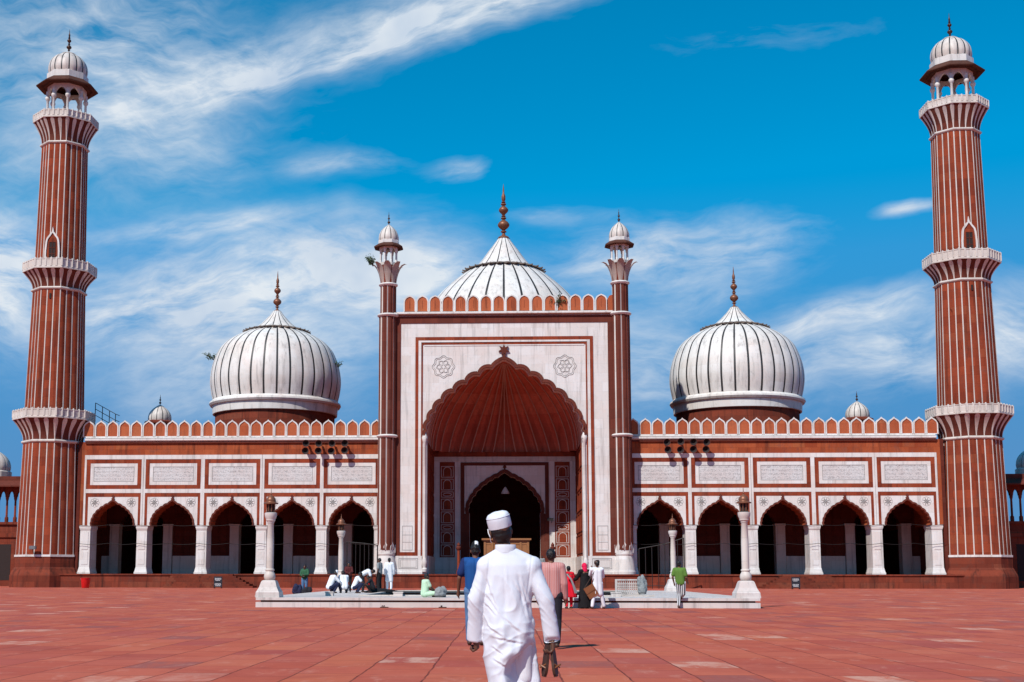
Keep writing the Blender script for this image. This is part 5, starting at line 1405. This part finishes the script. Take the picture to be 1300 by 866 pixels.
WALK = J_(knL=(-.10, .12, .50), anL=(-.10, .05, .09), knR=(.10, -.02, .50), anR=(.10, -.25, .13), wrL=(-.23, -.06, .87), wrR=(.23, .12, .88))
person('man in a bright blue shirt and jeans walking ahead of the white capped man', (-.41, 21.9, 0), 0, J_(elL=(-.27, -.01, 1.12), wrL=(-.29, .10, .90)), 1.74, SKIN, [BLUEC, cloth('navy_blue_sleeve', (.012, .028, .11))], 'hip', 'short', DENIM, hat='cap2', vox=.011)
person('man in a pale red striped shirt and dark trousers walking ahead at the right', (.86, 21.0, 0), RAD(-6), J_(knL=(-.08, .12, .49), anL=(-.08, .0, .08), anR=(.10, -.16, .10)), 1.63, SKIN, PINKC, 'hip', 'long', DARKC, vox=.011)
person('woman in a bright red dress with a pale scarf, next to the pool step', (2.36, 45.8, 0), RAD(20), J_(), 1.52, SKIN, None, legs=REDC, robe=(REDC, 1.2, .40, .36, .28), vox=.016, wr=.01)
m = MB(); o = Vector((2.40, 45.50, 0))
for i in range(2): m.tube([(-.12, 0, 1.22), (0.02, -.14, 1.05), (.10+.03*i, -.16, .8), (.17+.05*i, -.12, .55)], [.03, .028, .028, .03], 8)
tag(m.build('scarf', GREYC, loc=o, smooth=True), 'pale grey scarf trailing from the shoulder of the woman in red', 'scarf')
person('woman in a black robe and crimson headscarf beside the brown bag', (2.93, 45.75, 0), RAD(25), J_(elL=(-.27, .12, 1.12), wrL=(-.36, .30, 1.05)), 1.62, SKIN, None, robe=(BLACKC, 1.2, .03, .27, .25), hat='hijab', hair=None, vox=.016, wr=.01)
wm = person('man in a white kurta and brown cap raising a phone near the woman in black', (3.36, 45.4, 0), RAD(12), J_(knL=(-.14, .0, .49), anL=(-.22, -.05, .08), knR=(.14, .0, .49), anR=(.24, .03, .08), elL=(-.20, .22, 1.20), wrL=(-.12, .36, 1.42), elR=(.24, .12, 1.14), wrR=(.12, .32, 1.30)), 1.70, SKIN, WHITEC, 'knee', 'long', WHITEC, hat='flat', vox=.016, wr=.010)
R = empty('shoulder_bag', (3.12, 45.3, .62), 0, 'flat brown leather bag slung between the woman in black and the man in white', 'bag')
m = MB(); m.box(-.19, .19, -.035, .035, -.22, .20); i0 = 0
A = Matrix.Rotation(RAD(-32), 3, 'Y')
m.v = [tuple(A @ Vector(v)) for v in m.v]; m.build('body', LEATHER, R)
m = MB(); m.box(-.185, .185, -.05, -.036, -.02, .21); m.v = [tuple(A @ Vector(v)) for v in m.v]; m.build('flap', LEATHER, R)
m = MB(); m.tube([tuple(A @ Vector((-.17, 0, .2))), (.0, -.02, .48), (.14, -.01, .72), (.22, .05, .80), tuple(A @ Vector((.17, .0, .2)))], .013, 6); m.build('strap', SOLE, R)
person('boy in an olive green shirt and striped trousers stepping off the pool edge', (6.38, 46.25, 0.0), RAD(-18), J_(knL=(-.06, .16, .52), anL=(-.05, -.02, .09), knR=(.10, .14, .52), anR=(.0, .25, .40), hiL=(-.08, .12, .90), hiR=(.10, .14, .90), pel=(.0, .12, .92), waist=(-.01, .13, 1.05), chest=(-.02, .13, 1.27), neck=(-.03, .13, 1.43), head=(-.04, .15, 1.57), shL=(-.20, .12, 1.385), shR=(.15, .12, 1.385), elL=(-.27, .08, 1.12), wrL=(-.24, .2, .9), elR=(.22, .1, 1.1), wrR=(.24, .22, .95)), 1.70, SKIN, GREENC, 'hip', 'short', STRIPE, vox=.014)
G = 'people washing at the pool'
Z = .362
person('young man in a dark green plaid shirt and jeans, standing behind the tall lamp post', (-12.0, 76, 0), RAD(175), J_(elL=(-.22, .1, 1.14), wrL=(-.02, .24, 1.12), elR=(.22, .1, 1.14), wrR=(.05, .22, 1.06)), 1.78, SKIND, PLAID, 'hip', 'long', DENIM, vox=.018)
person('man in white kurta seen from behind, standing at the far edge of the pool', (-6.03, 66.6, Z), RAD(8), J_(), 1.72, SKIND, WHITEC, 'knee', 'long', WHITEC, vox=.018, wr=.01)
person('man in a dark grey shirt and black trousers standing by the red water can', (-6.48, 66.0, Z), RAD(70), J_(), 1.70, SKIND, GREYC, 'hip', 'short', BLACKC, vox=.018)
person('man in mint green seated cross legged on the pool edge facing right', (-2.95, 47.6, Z), RAD(-62), SIT, 1.68, SKIND, MINT, 'hip', 'short', MINT, vox=.015, wr=.01)
person('white capped boy in white shirt and navy trousers squatting leftmost at the pool', (-7.85, 57.6, Z), RAD(-55), SQUAT, 1.72, SKIND, WHITEC, 'hip', 'long', NAVY, hat='cap', vox=.017)
person('bareheaded boy in a white shirt squatting just right of the white capped boy', (-7.30, 57.9, Z), RAD(20), SQUAT, 1.72, SKIND, WHITEC, 'hip', 'long', NAVY, vox=.017)
person('person in a dark maroon shirt with black hair standing behind the squatting boys', (-7.50, 61.2, Z), RAD(190), J_(elL=(-.2, .16, 1.15), wrL=(-.05, .3, 1.1), elR=(.2, .16, 1.15), wrR=(.05, .3, 1.1)), 1.42, SKIND, MAROON, 'hip', 'long', BLACKC, vox=.018)
person('boy in a white shirt squatting with head turned down, middle of the washing group', (-6.70, 57.4, Z), RAD(-78), SQUAT, 1.62, SKIND, WHITEC, 'hip', 'short', NAVY, vox=.017)
person('bending man in a white shirt reaching down behind the squatting boys', (-6.68, 60.2, Z), RAD(-80), BEND, 1.58, SKIND, WHITEC, 'hip', 'short', DARKC, vox=.017)
person('boy in dark clothes squatting nearest the red water can', (-6.10, 58.6, Z), RAD(95), SQUAT, 1.35, SKIND, DARKC, 'hip', 'long', BLACKC, vox=.017)
person('distant figure in dark clothes standing inside the portal', (3.45, 117.5, 1.25), RAD(170), J_(), 1.70, SKIND, GREYC, 'hip', 'long', DARKC, vox=.022)
# belongings on the platform and paving
def bundle(name, loc, r, mats, label, cat, seed):
    m = MB(); rnd = random.Random(seed)
    for i in range(7): ellip(m, (rnd.uniform(-.6, .6)*r[0], rnd.uniform(-.6, .6)*r[1], r[2]*rnd.uniform(.35, .75)), (r[0]*rnd.uniform(.4, .65), r[1]*rnd.uniform(.4, .65), r[2]*rnd.uniform(.35, .55)))
    ellip(m, (0, 0, r[2]*.3), (r[0], r[1], r[2]*.32))
    tag(fuse(m, name, mats, None, .014, 2, .02, (9, 9, 9), loc=loc), label, cat)
bundle('cloth_bundle', (-2.36, 47.5, Z), (.24, .2, .36), GREYC, 'grey crumpled cloth bundle beside the seated man in mint green', 'bundle', 2)
bundle('backpack', (-12.35, 75.6, 0), (.34, .25, .55), NAVY, 'black backpack on the ground at the left of the plaid shirted young man', 'bag', 3)
bundle('backpack', (-11.75, 75.3, 0), (.3, .22, .42), DARKC, 'lower dark bag right in front of the legs of the plaid shirted young man', 'bag', 4)
bundle('cloth_sack', (5.78, 53.4, Z), (.19, .17, .72), GREYC, 'upright grey sack leaning at the right end of the pierced balustrade', 'sack', 5)
m = MB(); loft(m, [(0, 0, 0, .75, .5), (.05, 0, 0, .78, .52), (.12, 0.05, 0, .6, .4), (.2, -.1, .0, .3, .22)], 28)
tag(fuse(m, 'floor_mat', BLACKC, None, .02, 2, .02, (5, 5, 5), loc=(-5.75, 59.2, Z)), 'dark heaped mat on the pool platform in front of the standing men', 'mat')
def slipper(loc, rz, label):
    R = empty('slippers', loc, rz, label, 'slippers', 'slippers left by the pool step')
    for e in (-1, 1):
        m = MB(); loft(m, [(0, e*.075, 0, .045, .135), (.025, e*.075, 0, .047, .138), (.032, e*.075, 0, .04, .13)], 20, 2.4); so = m.build('sole', SOLE, R)
        m = MB(); m.tube([(e*.075+.048*math.cos(PI*i/8), .04, .025+.055*math.sin(PI*i/8)) for i in range(9)], .014, 6); m.build('strap', SOLE, so)
slipper((-4.32, 46.2, 0), 1.2, 'dark slippers lying on the paving by the pool step, below the marble block')
slipper((-2.2, 46.3, 0), 1.45, 'dark slippers lying on the paving by the pool step, below the seated man')
